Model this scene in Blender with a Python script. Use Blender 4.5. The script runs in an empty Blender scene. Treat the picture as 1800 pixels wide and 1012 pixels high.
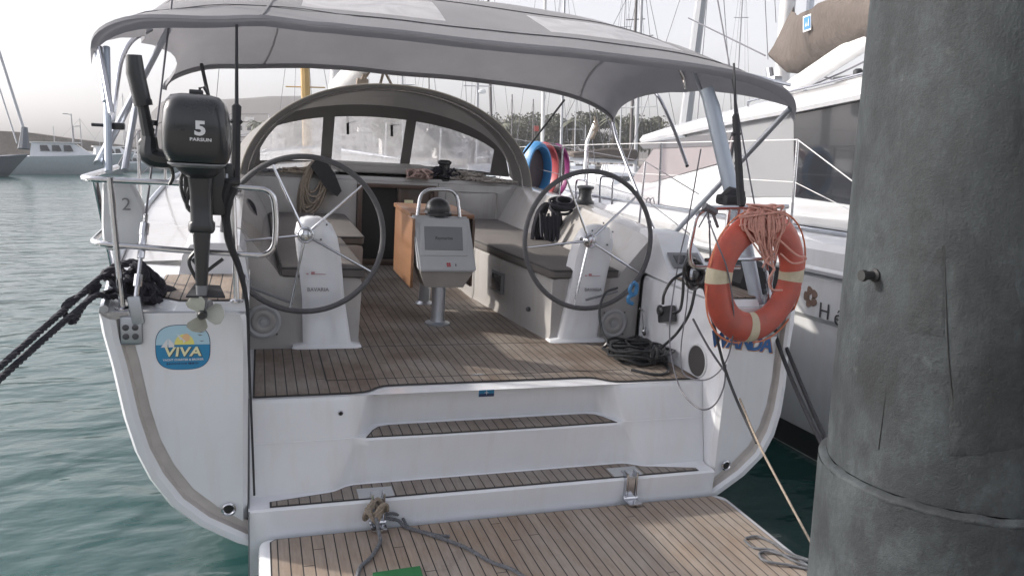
import bpy, bmesh, math, random
from mathutils import Vector, Matrix, noise
random.seed(7)
R_ = math.radians
PI = math.pi
scene = bpy.context.scene
col = scene.collection

# ------------------------------------------------------------------ camera
FPX = 1340.0
def V(*a): return Vector(a)
Fb = V(450-900, 210-506, FPX).normalized()
Rb = V(4830-900, 505-506, FPX); Rb = (Rb - Fb*Rb.dot(Fb)).normalized()
Ub = -Fb.cross(Rb)
CAMB = V(-1.19, 0, 1.283)
def hl(x): return 262.8 + .012*x
Uw = V(900, hl(1800)-506, FPX).cross(V(-900, hl(0)-506, FPX)).normalized()
if Uw.y > 0: Uw = -Uw
Fw = (Fb - Uw*Fb.dot(Uw)).normalized()
Rw = Fw.cross(Uw)
if Rw.dot(Rb) < 0: Rw = -Rw
CAMW = V(-1.19, 0, 2.28)
def c2w(c): return V(c.dot(Rw), c.dot(Fw), c.dot(Uw))
cam_data = bpy.data.cameras.new('camera')
cam = bpy.data.objects.new('camera', cam_data); col.objects.link(cam)
cx, cy, cz = c2w(V(1,0,0)), c2w(V(0,-1,0)), c2w(V(0,0,-1))
cam.matrix_world = Matrix(((cx.x,cy.x,cz.x,CAMW.x),(cx.y,cy.y,cz.y,CAMW.y),(cx.z,cy.z,cz.z,CAMW.z),(0,0,0,1)))
cam_data.sensor_width = 36; cam_data.lens = FPX/1800*36
cam_data.clip_start = .05; cam_data.clip_end = 4000
scene.camera = cam

# yacht frame -> world (she lies a little by the stern and heels to starboard)
bx_, by_, bz_ = c2w(Rb), c2w(Fb), c2w(Ub)
M3 = Matrix(((bx_.x,by_.x,bz_.x),(bx_.y,by_.y,bz_.y),(bx_.z,by_.z,bz_.z)))
BOAT = Matrix.Translation(CAMW) @ M3.to_4x4() @ Matrix.Translation(-CAMB)
WORLD = Matrix.Identity(4)

# ------------------------------------------------------------------ sky and sun
SUN_AZ, SUN_EL = 66, 31        # degrees to port of the bow, and up
world = bpy.data.worlds.new('World'); scene.world = world; world.use_nodes = True
wn = world.node_tree; bg = wn.nodes['Background']
sky = wn.nodes.new('ShaderNodeTexSky'); sky.sky_type = 'NISHITA'; sky.sun_disc = False
sky.sun_elevation = R_(SUN_EL); sky.sun_rotation = R_(-SUN_AZ)
sky.altitude = 0; sky.air_density = 1.0; sky.dust_density = 4.0; sky.ozone_density = 1.0
tcw = wn.nodes.new('ShaderNodeTexCoord'); vm = wn.nodes.new('ShaderNodeVectorMath'); vm.operation='ADD'; vm.inputs[1].default_value=(0,0,.0)
vn = wn.nodes.new('ShaderNodeVectorMath'); vn.operation='NORMALIZE'; wn.links.new(tcw.outputs['Generated'],vm.inputs[0]); wn.links.new(vm.outputs[0],vn.inputs[0]); wn.links.new(vn.outputs[0],sky.inputs['Vector'])
hs = wn.nodes.new('ShaderNodeHueSaturation'); hs.inputs['Saturation'].default_value = .24
wn.links.new(sky.outputs[0], hs.inputs['Color']); 
tint = wn.nodes.new('ShaderNodeMix'); tint.data_type='RGBA'; tint.blend_type='MULTIPLY'; tint.inputs[0].default_value=1
tint.inputs[7].default_value=(.995,.975,1.01,1)
wn.links.new(hs.outputs[0], tint.inputs[6]); wn.links.new(tint.outputs[2], bg.inputs[0])
bg.inputs[1].default_value = .142
sd = bpy.data.lights.new('sun','SUN'); sd.energy = 2.6; sd.angle = R_(1.5); sd.color = (1,.93,.83)
sun = bpy.data.objects.new('sun', sd); col.objects.link(sun)
sdir = V(-math.sin(R_(SUN_AZ))*math.cos(R_(SUN_EL)), math.cos(R_(SUN_AZ))*math.cos(R_(SUN_EL)), math.sin(R_(SUN_EL)))
sun.rotation_euler = sdir.to_track_quat('Z','Y').to_euler(); sun.location = (-20,10,30)
scene.view_settings.view_transform = 'Standard'; scene.view_settings.look = 'None'
scene.view_settings.exposure = 0.95; scene.view_settings.gamma = 1
scene.render.resolution_x = 1024; scene.render.resolution_y = 575
scene.render.engine = 'CYCLES'
scene.cycles.max_bounces = 8; scene.cycles.transparent_max_bounces = 12; scene.cycles.volume_bounces = 1

# ------------------------------------------------------------------ measuring helpers
def ray_(px, py, A, Bv, C):
    c = V(px-900, py-506, FPX)/FPX
    return V(c.dot(A), c.dot(Bv), c.dot(C))
def bpY(px, py, y): r = ray_(px,py,Rb,Fb,Ub); return CAMB + r*(y/r.y)
def bpZ(px, py, z): r = ray_(px,py,Rb,Fb,Ub); return CAMB + r*((z-CAMB.z)/r.z)
def bpX(px, py, x): r = ray_(px,py,Rb,Fb,Ub); return CAMB + r*((x-CAMB.x)/r.x)
def wpD(px, py, d): return CAMW + ray_(px,py,Rw,Fw,Uw)*d
def wpZ(px, py, z): r = ray_(px,py,Rw,Fw,Uw); return CAMW + r*((z-CAMW.z)/r.z)
def wpX(px, py, x): r = ray_(px,py,Rw,Fw,Uw); return CAMW + r*((x-CAMW.x)/r.x)

# ------------------------------------------------------------------ materials
def new_mat(name):
    m = bpy.data.materials.new(name); m.use_nodes = True
    return m, m.node_tree, m.node_tree.nodes['Principled BSDF']
def mth(nt, op, a, b=None, c=None):
    n = nt.nodes.new('ShaderNodeMath'); n.operation = op
    for i, v in enumerate((a,b,c)):
        if v is None: continue
        if isinstance(v,(int,float)): n.inputs[i].default_value = v
        else: nt.links.new(v, n.inputs[i])
    return n.outputs[0]
def mixc(nt, fac, a, b, mode='MIX'):
    n = nt.nodes.new('ShaderNodeMix'); n.data_type='RGBA'; n.blend_type=mode
    for i, v in ((0,fac),(6,a),(7,b)):
        if isinstance(v,(int,float)): n.inputs[i].default_value = v
        elif isinstance(v,(tuple,list)): n.inputs[i].default_value = tuple(v)[:3]+(1,)
        else: nt.links.new(v, n.inputs[i])
    return n.outputs[2]
def ramp(nt, fac, stops):
    n = nt.nodes.new('ShaderNodeValToRGB'); nt.links.new(fac, n.inputs[0])
    el = n.color_ramp.elements
    while len(el) < len(stops): el.new(.5)
    for e,(p,c) in zip(el, stops): e.position = p; e.color = (tuple(c)+(1,))[:4] if isinstance(c,(tuple,list)) else (c,c,c,1)
    return n.outputs[0]
def tex(nt, scale, detail=4, rough=.55, stretch=None, src='Object', kind='noise', dist=0):
    tc = nt.nodes.new('ShaderNodeTexCoord'); o = tc.outputs[src]
    if stretch:
        mp = nt.nodes.new('ShaderNodeMapping'); mp.inputs['Scale'].default_value = stretch
        nt.links.new(o, mp.inputs[0]); o = mp.outputs[0]
    if kind == 'noise':
        n = nt.nodes.new('ShaderNodeTexNoise'); n.inputs['Detail'].default_value = detail; n.inputs['Roughness'].default_value = rough
        n.inputs['Distortion'].default_value = dist
    else:
        n = nt.nodes.new('ShaderNodeTexVoronoi')
    n.inputs['Scale'].default_value = scale; nt.links.new(o, n.inputs['Vector'])
    return n.outputs[0]
def bump(nt, bsdf, h, strength=.3, dist=.01):
    b = nt.nodes.new('ShaderNodeBump'); b.inputs['Strength'].default_value = strength; b.inputs['Distance'].default_value = dist
    nt.links.new(h, b.inputs['Height']); nt.links.new(b.outputs[0], bsdf.inputs['Normal'])
def simple(name, c, rough=.5, metal=0, var=.12, scale=6, bmp=0, bscale=60, coat=0, c2=None, stretch=None, bdist=.004):
    m, nt, b = new_mat(name)
    f = tex(nt, scale, 5, .6, stretch)
    lo = tuple(x*(1-var) for x in c) if c2 is None else c2
    nt.links.new(mixc(nt, ramp(nt, f, [(.3,0),(.7,1)]), lo, c), b.inputs['Base Color'])
    b.inputs['Metallic'].default_value = metal; b.inputs['Coat Weight'].default_value = coat
    rr = nt.nodes.new('ShaderNodeMapRange'); nt.links.new(f, rr.inputs[0])
    rr.inputs[3].default_value = max(0,rough-.07); rr.inputs[4].default_value = min(1,rough+.1)
    nt.links.new(rr.outputs[0], b.inputs['Roughness'])
    if bmp: bump(nt, b, tex(nt, bscale, 4), bmp, bdist)
    return m
def gelcoat(name, c=(.74,.76,.80), dirt=.06):
    m, nt, b = new_mat(name)
    big = tex(nt, 1.6, 6, .62)
    streak = tex(nt, 5, 5, .6, (3,3,.35))
    f1 = ramp(nt, big, [(.42,0),(.75,1)]); f2 = ramp(nt, streak, [(.5,0),(.8,1)])
    d = tuple(x*(1-dirt*1.6) for x in c); d2=(c[0]*(1-dirt*1.1),c[1]*(1-dirt*1.5),c[2]*(1-dirt*2.2))
    nt.links.new(mixc(nt, f2, mixc(nt, f1, c, d), d2), b.inputs['Base Color'])
    rr = nt.nodes.new('ShaderNodeMapRange'); nt.links.new(big, rr.inputs[0]); rr.inputs[3].default_value=.10; rr.inputs[4].default_value=.32
    nt.links.new(rr.outputs[0], b.inputs['Roughness']); b.inputs['Coat Weight'].default_value=.5; b.inputs['Coat Roughness'].default_value=.06
    bump(nt, b, tex(nt, 3.0, 2), .05, .02)
    return m
def teak(name, c1=(.36,.285,.225), c2=(.235,.182,.145), step=.05, wet=.0):
    m, nt, b = new_mat(name)
    tc = nt.nodes.new('ShaderNodeTexCoord'); sp = nt.nodes.new('ShaderNodeSeparateXYZ'); nt.links.new(tc.outputs['Object'], sp.inputs[0])
    u = mth(nt,'DIVIDE', sp.outputs[0], step); fr = mth(nt,'FRACT',u); idx = mth(nt,'FLOOR',u)
    seam = mth(nt,'LESS_THAN', fr, .105)
    # butt joints now and then along a plank
    wn1 = nt.nodes.new('ShaderNodeTexWhiteNoise'); wn1.noise_dimensions='1D'; nt.links.new(idx, wn1.inputs['W'])
    yy = mth(nt,'ADD', mth(nt,'DIVIDE', sp.outputs[1], 1.9), wn1.outputs['Value']); 
    piece = mth(nt,'FLOOR', yy)
    butt = mth(nt,'LESS_THAN', mth(nt,'FRACT', yy), .0022)
    wn2 = nt.nodes.new('ShaderNodeTexWhiteNoise'); wn2.noise_dimensions='2D'
    cb = nt.nodes.new('ShaderNodeCombineXYZ'); nt.links.new(idx, cb.inputs[0]); nt.links.new(piece, cb.inputs[1]); nt.links.new(cb.outputs[0], wn2.inputs['Vector'])
    g1 = tex(nt, 26, 6, .65, (1,.055,1)); g2 = tex(nt, 2.2, 5, .6); g3 = tex(nt, 90, 3, .6, (1,.12,1))
    base = mixc(nt, ramp(nt, g1, [(.3,0),(.7,1)]), c2, c1)
    base = mixc(nt, mth(nt,'MULTIPLY', wn2.outputs['Value'], .85), base, (c2[0]*1.02,c2[1]*.95,c2[2]*.88))
    grey = mixc(nt, ramp(nt, g2, [(.38,0),(.70,.8)]), base, (.33,.31,.285))
    grey = mixc(nt, mth(nt,'MULTIPLY', ramp(nt, g3, [(.4,0),(.62,1)]), .25), grey, (.5,.44,.38), 'MULTIPLY')
    stain = ramp(nt, tex(nt, 4.2, 4, .5, None, 'Object','noise', .6), [(.62,0),(.72,1)])
    grey = mixc(nt, mth(nt,'MULTIPLY', stain, .28), grey, (.12,.10,.09))
    lines = mth(nt,'MAXIMUM', seam, butt)
    nt.links.new(mixc(nt, lines, grey, (.022,.022,.024)), b.inputs['Base Color'])
    b.inputs['Roughness'].default_value = .72
    h = mth(nt,'SUBTRACT', mth(nt,'MULTIPLY', g1, .3), lines)
    bump(nt, b, h, .5, .003)
    return m
def canvas(name, c, trans=.12, wr=.35):
    m, nt, b = new_mat(name)
    f = tex(nt, 3, 5, .6); w = tex(nt, 260, 2)
    cc = mixc(nt, ramp(nt, f, [(.3,0),(.7,1)]), tuple(x*.86 for x in c), c)
    nt.links.new(cc, b.inputs['Base Color']); b.inputs['Roughness'].default_value=.85; b.inputs['Sheen Weight'].default_value=.15
    h = mth(nt,'ADD', mth(nt,'MULTIPLY', w, .06), mth(nt,'MULTIPLY', tex(nt, 5, 3, .5, (1,.35,1)), 1))
    bump(nt, b, h, wr, .03)
    tr = nt.nodes.new('ShaderNodeBsdfTranslucent'); nt.links.new(cc, tr.inputs[0])
    mx = nt.nodes.new('ShaderNodeMixShader'); mx.inputs[0].default_value = trans
    nt.links.new(b.outputs[0], mx.inputs[1]); nt.links.new(tr.outputs[0], mx.inputs[2])
    nt.links.new(mx.outputs[0], nt.nodes['Material Output'].inputs[0])
    return m
def vinyl(name, clear=.6, c=(.62,.62,.64), gloss=.12):
    m, nt, b = new_mat(name); nt.nodes.remove(b)
    tr = nt.nodes.new('ShaderNodeBsdfTransparent'); tr.inputs[0].default_value=(.93,.94,.95,1)
    df = nt.nodes.new('ShaderNodeBsdfTranslucent'); df.inputs[0].default_value=c+(1,)
    d2 = nt.nodes.new('ShaderNodeBsdfDiffuse'); d2.inputs[0].default_value=c+(1,)
    gl = nt.nodes.new('ShaderNodeBsdfGlossy'); gl.inputs['Roughness'].default_value=.12; gl.inputs[0].default_value=(.8,.8,.85,1)
    bp_ = nt.nodes.new('ShaderNodeBump'); bp_.inputs['Strength'].default_value=.5; bp_.inputs['Distance'].default_value=.03
    nt.links.new(tex(nt, 5, 3, .5, (1,1,.5)), bp_.inputs['Height']); nt.links.new(bp_.outputs[0], gl.inputs['Normal'])
    a = nt.nodes.new('ShaderNodeMixShader'); a.inputs[0].default_value=.5; nt.links.new(df.outputs[0],a.inputs[1]); nt.links.new(d2.outputs[0],a.inputs[2])
    f = ramp(nt, tex(nt, 4, 5, .6, (1,1,.4), 'Object','noise',1.2), [(.3,clear+.12),(.75,clear-.22)])
    a2 = nt.nodes.new('ShaderNodeMixShader'); nt.links.new(f, a2.inputs[0]); nt.links.new(a.outputs[0],a2.inputs[1]); nt.links.new(tr.outputs[0],a2.inputs[2])
    a3 = nt.nodes.new('ShaderNodeMixShader'); a3.inputs[0].default_value=gloss; nt.links.new(a2.outputs[0],a3.inputs[1]); nt.links.new(gl.outputs[0],a3.inputs[2])
    nt.links.new(a3.outputs[0], nt.nodes['Material Output'].inputs[0])
    return m
def water_mat():
    m, nt, b = new_mat('sea_water')
    deep = ramp(nt, tex(nt, .12, 3), [(.3,(.005,.036,.035)),(.7,(.009,.056,.052))])
    nt.links.new(deep, b.inputs['Base Color'])
    b.inputs['Roughness'].default_value=.15; b.inputs['IOR'].default_value=1.48
    a = tex(nt, 1.25, 2, .45, (1,1.7,1), 'Object','noise',.4); c = tex(nt, 4.5, 2, .5, (1,1.5,1)); d = tex(nt, .35, 2, .5)
    h = mth(nt,'ADD', mth(nt,'MULTIPLY', a, 1.0), mth(nt,'ADD', mth(nt,'MULTIPLY', c, .15), mth(nt,'MULTIPLY', d, 1.2)))
    bump(nt, b, h, 1.0, .075)
    return m
def pile_mat(name='weathered_pile',dk=1.0):
    m, nt, b = new_mat(name)
    n1 = tex(nt, 2.6, 12, .74, (1,1,.7)); n2 = tex(nt, 11, 10, .78, (1,1,.3)); n3 = tex(nt, 190, 4, .75); n4 = tex(nt, 3.2, 3, .5, (1.6,1.6,.5), 'Object','voronoi')
    c = ramp(nt, n1, [(.36,(.008,.011,.013)),(.45,(.022,.027,.031)),(.52,(.046,.054,.059)),(.60,(.078,.088,.093)),(.70,(.13,.14,.145))])
    c = mixc(nt, ramp(nt, n2, [(.53,0),(.62,.75)]), c, (.020,.024,.028))
    c = mixc(nt, ramp(nt, tex(nt, 14, 5, .7), [(.62,0),(.74,.45)]), c, (.125,.13,.13))
    c = mixc(nt, ramp(nt, tex(nt, 1.3, 4, .6, (1.5,1.5,.5)), [(.55,0),(.6,.4)]), c, (.036,.044,.046))
    c = mixc(nt, 1.0, c, (dk*.95,dk*1.01,dk*1.03), 'MULTIPLY')
    nt.links.new(c, b.inputs['Base Color']); b.inputs['Roughness'].default_value=.72
    h = mth(nt,'ADD', mth(nt,'MULTIPLY', n3, .14), mth(nt,'ADD', mth(nt,'MULTIPLY', n2, .28), mth(nt,'MULTIPLY', tex(nt, 60, 8, .75), .30)))
    bump(nt, b, h, 1.0, .010)
    return m
def wood(name, c1, c2, scale=9):
    m, nt, b = new_mat(name)
    g = tex(nt, scale, 6, .6, (1,.12,1), 'Object','noise', .8)
    nt.links.new(mixc(nt, ramp(nt,g,[(.3,0),(.7,1)]), c2, c1), b.inputs['Base Color']); b.inputs['Roughness'].default_value=.35; b.inputs['Coat Weight'].default_value=.3
    return m
MAT = dict(
 gel=gelcoat('white_gelcoat'), gel2=gelcoat('catamaran_gelcoat',(.62,.63,.65),.08), gelshade=gelcoat('shaded_gelcoat',(.41,.40,.395),.1),  # gelshade: white gelcoat with the cockpit's shade put into its colour
 teak=teak('weathered_teak'), teakshade=teak('shaded_cockpit_teak',(.215,.172,.143),(.135,.108,.09)), teakstep=teak('grey_step_teak',(.29,.25,.225),(.20,.175,.158)),  # the sole's teak is a darker copy, cockpit shade put into its colour
 caulk=simple('black_caulk',(.025,.025,.027),.6),
 canvas=canvas('bimini_canvas',(.27,.27,.29),.30,.22), hood=canvas('sprayhood_canvas',(.215,.207,.20),.14,.3), hoodpost=canvas('windscreen_canvas',(.14,.136,.134),.03,.2),
 vinyl=vinyl('clear_vinyl',.45,(.60,.60,.62),.08), roofvinyl=vinyl('roof_vinyl',.22,(.9,.9,.92),.05),
 steel=simple('stainless_steel',(.62,.63,.66),.17,1,.1,20), alu=simple('silver_anodised_alloy',(.50,.53,.58),.38,.85,.1,5),
 bluealu=simple('pale_painted_alloy',(.46,.52,.60),.4,.3,.12,6),
 black=simple('black_plastic',(.022,.024,.028),.35,0,.2,8,0,60,.25), cowl=simple('black_painted_cowling',(.02,.022,.026),.28,0,.15,3,0,60,.4),
 blackrope=simple('black_rope',(.030,.030,.042),.8,0,.4,60,.5,240), greyrope=simple('grey_rope',(.19,.20,.22),.85,0,.55,90,.6,300),
 tanrope=simple('sandy_rope',(.36,.30,.24),.85,0,.5,90,.6,300), pinkrope=simple('faded_pink_line',(.66,.34,.28),.8,0,.25,60,.5,300),
 pinkpale=simple('pale_pink_rope',(.55,.40,.36),.85,0,.4,90,.6,300), paletan=simple('pale_mixed_rope',(.50,.46,.42),.85,0,.55,70,.6,300), orangerope=simple('orange_grab_line',(.70,.24,.13),.8,0,.3,60,.4,300),
 strap=simple('black_webbing',(.03,.031,.036),.75,0,.3,30), cushion=simple('charcoal_cushion',(.13,.12,.115),.85,0,.2,5,.4,180),
 rimgrey=simple('grey_leather_rim',(.10,.10,.108),.55,0,.25,30,.3,200), ring=simple('orange_lifebuoy_shell',(.50,.088,.056),.5,0,.14,9,.2,40,.05,(.34,.075,.055)),
 tape=simple('reflective_tape',(.56,.50,.36),.4,0,.2,30), wood=wood('varnished_teak',(.29,.155,.085),(.20,.10,.052)), darkwood=wood('brown_joinery',(.085,.05,.037),(.055,.035,.028)),
 dark=simple('dark_interior',(.012,.012,.013),.6), glassdark=simple('tinted_window',(.02,.022,.026),.08,0,.1,3,0,60,.6),
 prop=simple('grey_white_prop',(.42,.43,.38),.45,0,.2,14), white=simple('white_paint',(.78,.79,.8),.35,0,.05), screw=simple('dark_screw',(.1,.1,.11),.4,.6),
 panel=simple('pale_cover_plastic',(.44,.455,.475),.45,0,.06,6), portdark=simple('dark_mesh',(.06,.058,.06),.7,0,.2,40,.4,200), panelmid=simple('mid_grey_plastic',(.19,.20,.215),.4,0,.08,6), reddot=simple('red_emblem',(.45,.04,.06),.5), podbase=simple('beige_moulding',(.36,.34,.32),.5),
 blue=simple('blue_plastic',(.05,.22,.46),.4,0,.15,5), red=simple('red_plastic',(.45,.08,.09),.4,0,.15,5), purple=simple('purple_plastic',(.25,.03,.16),.4,0,.15,5), kayakdark=simple('dark_board',(.07,.05,.06),.5),
 skyblue=simple('pale_blue_film',(.42,.62,.74),.35,0,.05), seablue=simple('sea_blue_film',(.03,.24,.46),.35,0,.06), yellow=simple('yellow_film',(.80,.74,.22),.4,0,.06), cream=simple('cream_letter',(.78,.76,.48),.4,0,.05), peach=simple('peach_film',(.80,.52,.28),.4,0,.05), navy=simple('navy_film',(.03,.05,.12),.4,0,.05),
 nameblue=simple('blue_letter',(.03,.13,.36),.4,0,.08), nameorange=simple('orange_letter_edge',(.50,.25,.10),.5,0,.2), letterwhite=simple('white_letter',(.72,.73,.75),.4,0,.05), faint=simple('grey_letter',(.22,.22,.23),.5), brown=simple('brown_emblem',(.20,.13,.10),.5), charcoal=simple('charcoal_letter',(.06,.06,.065),.5), faintred=simple('faint_red_letter',(.45,.22,.24),.5),
 green=simple('green_mat',(.02,.16,.05),.7,0,.2,30,.3,120), water=water_mat(), pile=pile_mat('weathered_pile',.66), pile2=pile_mat('dark_wrap',.46), concrete=simple('quay_concrete',(.30,.29,.27),.85,0,.3,2,.5,30,0,None,None,.01),
 rim=simple('band_edge',(.045,.047,.045),.85,0,.6,9,.8,40),
 groove=simple('weathered_sealant',(.56,.53,.51),.7,0,.2,12), hillm=simple('dry_hillside',(.085,.075,.07),.95,0,.4,.02), house=simple('whitewashed_wall',(.62,.61,.60),.8,0,.1,.3), stone=simple('breakwater_stone',(.24,.22,.20),.9,0,.35,.4,.6,3,0,None,None,.2),
 cover=simple('taupe_sail_cover',(.12,.10,.088),.8,0,.22,3,.5,9,0,None,None,.05), blind=simple('grey_window_blind',(.11,.11,.12),.6,0,.05,2), pinkblind=simple('mauve_window_cover',(.24,.215,.225),.55,0,.1,2), shadedpanel=simple('shaded_grey_panel',(.20,.205,.215),.45,0,.06,1.5),
 boot=simple('black_boot_stripe',(.02,.022,.024),.4), navyhull=simple('dark_grey_hull',(.13,.145,.17),.4), greyhull=simple('grey_blue_hull',(.42,.47,.50),.4), mast=simple('grey_mast',(.42,.43,.45),.45,.4,.1,1), mastwhite=simple('white_mast',(.70,.70,.70),.4), yellowmast=simple('ochre_mast',(.55,.36,.14),.5,0,.15,1), darkmast=simple('dark_mast',(.14,.13,.13),.5,.2), wire=simple('rigging_wire',(.16,.16,.18),.6,.2), whitewire=simple('white_coated_wire',(.72,.72,.72),.4),
 bark=simple('palm_bark',(.17,.15,.13),.9,0,.3,3), leaf=simple('hazy_leaf',(.16,.165,.12),.7,0,.5,1.5), leafd=simple('dark_leaf',(.12,.125,.095),.7,0,.5,1.5), terracotta=simple('terracotta_roof',(.34,.16,.10),.8), houseglass=simple('house_window',(.05,.05,.06),.2), redwhite=simple('red_stripe',(.55,.1,.08),.5), fender=simple('white_fender',(.62,.64,.66),.4,0,.12,6), gull=simple('canvas_piping',(.26,.24,.20),.8),  # distance haze is put into the lightened leaf colours
)

# ------------------------------------------------------------------ mesh builder
ORG = {}
class MB:
    def __init__(s): s.v=[]; s.f=[]
    def add(s, vs, fs):
        n=len(s.v); s.v += [Vector(x) for x in vs]; s.f += [tuple(i+n for i in f) for f in fs]; return s
    def bm(s, b):
        b.verts.ensure_lookup_table(); b.verts.index_update()
        s.add([v.co.copy() for v in b.verts], [[v.index for v in f.verts] for f in b.faces]); b.free(); return s
    def box(s, c, size, bev=0, rot=None, seg=2):
        b = bmesh.new(); bmesh.ops.create_cube(b, size=1)
        for v in b.verts: v.co = V(v.co.x*size[0], v.co.y*size[1], v.co.z*size[2])
        if bev: bmesh.ops.bevel(b, geom=b.edges[:], offset=bev, segments=seg, affect='EDGES', profile=.6)
        for v in b.verts:
            if rot is not None: v.co = rot @ v.co
            v.co += Vector(c)
        return s.bm(b)
    def hexa(s, p):   # 8 corners: bottom 4 ccw, top 4 ccw
        return s.add(p, [(3,2,1,0),(4,5,6,7),(0,1,5,4),(1,2,6,5),(2,3,7,6),(3,0,4,7)])
    def tube(s, pts, r, n=8, closed=False, smooth=0, caps=True, flat=None):
        pts=[Vector(p) for p in pts]
        rs = r if isinstance(r,(list,tuple)) else [r]*len(pts)
        if smooth and len(pts)>2:
            pts, rs = crv(pts, smooth, closed, rs)
        m=len(pts)
        if m<2: return s
        T=[]
        for i in range(m):
            a = pts[(i-1)%m] if (closed or i>0) else pts[i]; b = pts[(i+1)%m] if (closed or i<m-1) else pts[i]
            d=(b-a); T.append(d.normalized() if d.length>1e-9 else V(0,0,1))
        up = V(0,0,1) if abs(T[0].z)<.9 else V(1,0,0)
        nrm = (up - T[0]*up.dot(T[0])).normalized()
        vs=[]
        for i in range(m):
            nrm = nrm - T[i]*nrm.dot(T[i])
            nrm = nrm.normalized() if nrm.length>1e-6 else V(1,0,0)
            bn = T[i].cross(nrm)
            for k in range(n):
                a=2*PI*k/n; w = flat if flat else 1
                vs.append(pts[i]+nrm*(math.cos(a)*rs[i])+bn*(math.sin(a)*rs[i]*w))
        fs=[]
        for i in range(m if closed else m-1):
            j=(i+1)%m
            for k in range(n):
                l=(k+1)%n; fs.append((i*n+k,i*n+l,j*n+l,j*n+k))
        if caps and not closed:
            fs.append(tuple(range(n-1,-1,-1))); fs.append(tuple((m-1)*n+k for k in range(n)))
        return s.add(vs,fs)
    def rope(s, pts, R, smooth=6, pitch=None, closed=False):   # laid three-strand rope
        pts,_ = crv([Vector(p) for p in pts], smooth, closed, [R]*len(pts))
        # resample evenly
        pitch = pitch or R*6; st = pitch/8
        out=[pts[0]]; acc=0
        for a,b in zip(pts[:-1],pts[1:]):
            L=(b-a).length
            if L<1e-7: continue
            while acc+L>=st:
                t=(st-acc)/L; a=a.lerp(b,t); out.append(a.copy()); L=(b-a).length; acc=0
                if L<1e-9: break
            acc+=L
        pts=out; m=len(pts)
        if m<3: return s
        nrm=None; strands=[[],[],[]]
        for i in range(m):
            T=(pts[min(i+1,m-1)]-pts[max(i-1,0)]).normalized()
            if nrm is None:
                up=V(0,0,1) if abs(T.z)<.9 else V(1,0,0); nrm=up
            nrm=(nrm-T*nrm.dot(T)).normalized(); bn=T.cross(nrm)
            for k in range(3):
                a=2*PI*(i/8)+k*2*PI/3
                strands[k].append(pts[i]+(nrm*math.cos(a)+bn*math.sin(a))*R*.5)
        for k in range(3): s.tube(strands[k], R*.56, 5)
        return s
    def lathe(s, prof, c, axis=(0,0,1), n=20, sx=1, sy=1):
        ax=Vector(axis).normalized(); q=ax.to_track_quat('Z','Y'); vs=[]; c=Vector(c)
        for (r,z) in prof:
            for k in range(n):
                a=2*PI*k/n; vs.append(c+q@V(math.cos(a)*r*sx, math.sin(a)*r*sy, z))
        fs=[]
        for i in range(len(prof)-1):
            for k in range(n):
                l=(k+1)%n; fs.append((i*n+k,i*n+l,(i+1)*n+l,(i+1)*n+k))
        fs.append(tuple(range(n-1,-1,-1))); fs.append(tuple((len(prof)-1)*n+k for k in range(n)))
        return s.add(vs,fs)
    def prism(s, poly, d):    # closed polygon extruded by vector d
        n=len(poly); p=[Vector(x) for x in poly]; d=Vector(d)
        return s.add(p+[x+d for x in p],[tuple(range(n-1,-1,-1)),tuple(range(n,2*n))]+[(i,(i+1)%n,(i+1)%n+n,i+n) for i in range(n)])
    def loft(s, rows, closed=False, capa=False, capb=False):
        m=len(rows[0]); vs=[p for r in rows for p in r]; fs=[]
        for i in range(len(rows)-1):
            for k in range(m if closed else m-1):
                l=(k+1)%m; fs.append((i*m+k,i*m+l,(i+1)*m+l,(i+1)*m+k))
        if capa: fs.append(tuple(range(m-1,-1,-1)))
        if capb: fs.append(tuple((len(rows)-1)*m+k for k in range(m)))
        return s.add(vs,fs)
    def sphere(s, c, r, seg=12, scale=(1,1,1), rot=None):
        b=bmesh.new(); bmesh.ops.create_uvsphere(b,u_segments=seg,v_segments=max(4,seg//2),radius=r)
        for v in b.verts:
            v.co=V(v.co.x*scale[0],v.co.y*scale[1],v.co.z*scale[2])
            if rot is not None: v.co = rot@v.co
            v.co+=Vector(c)
        return s.bm(b)
    def torus(s, c, R, r, q=None, n=48, m=12, flat=1, a0=0, a1=2*PI):
        full = abs(a1-a0-2*PI)<1e-6; vs=[]; fs=[]; N = n if full else n+1
        for i in range(N):
            a=a0+(a1-a0)*i/n
            for k in range(m):
                b_=2*PI*k/m; p=V((R+r*math.cos(b_))*math.cos(a), r*flat*math.sin(b_), (R+r*math.cos(b_))*math.sin(a))
                if q is not None: p=q@p
                vs.append(p+Vector(c))
        for i in range(n):
            j=(i+1)%N
            for k in range(m):
                l=(k+1)%m; fs.append((i*m+k,i*m+l,j*m+l,j*m+k))
        if not full: fs.append(tuple(range(m-1,-1,-1))); fs.append(tuple(n*m+k for k in range(m)))
        return s.add(vs,fs)
    def text(s, t, size, mat, _m='x', thick=.0015, bold=0, shear=0, spacing=1.0, sx=1.0):
        cu=bpy.data.curves.new('lettering','FONT'); cu.body=t; cu.size=size; cu.extrude=thick; cu.offset=bold*size; cu.shear=shear
        cu.align_x='CENTER'; cu.align_y='CENTER'; cu.space_character=spacing; cu.resolution_u=3
        o=bpy.data.objects.new('lettering',cu); me=bpy.data.meshes.new_from_object(o)
        s.add([mat@V(v.co.x*sx,v.co.y,v.co.z) for v in me.vertices],[tuple(p.vertices) for p in me.polygons])
        bpy.data.objects.remove(o); bpy.data.curves.remove(cu); bpy.data.meshes.remove(me); return s
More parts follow.
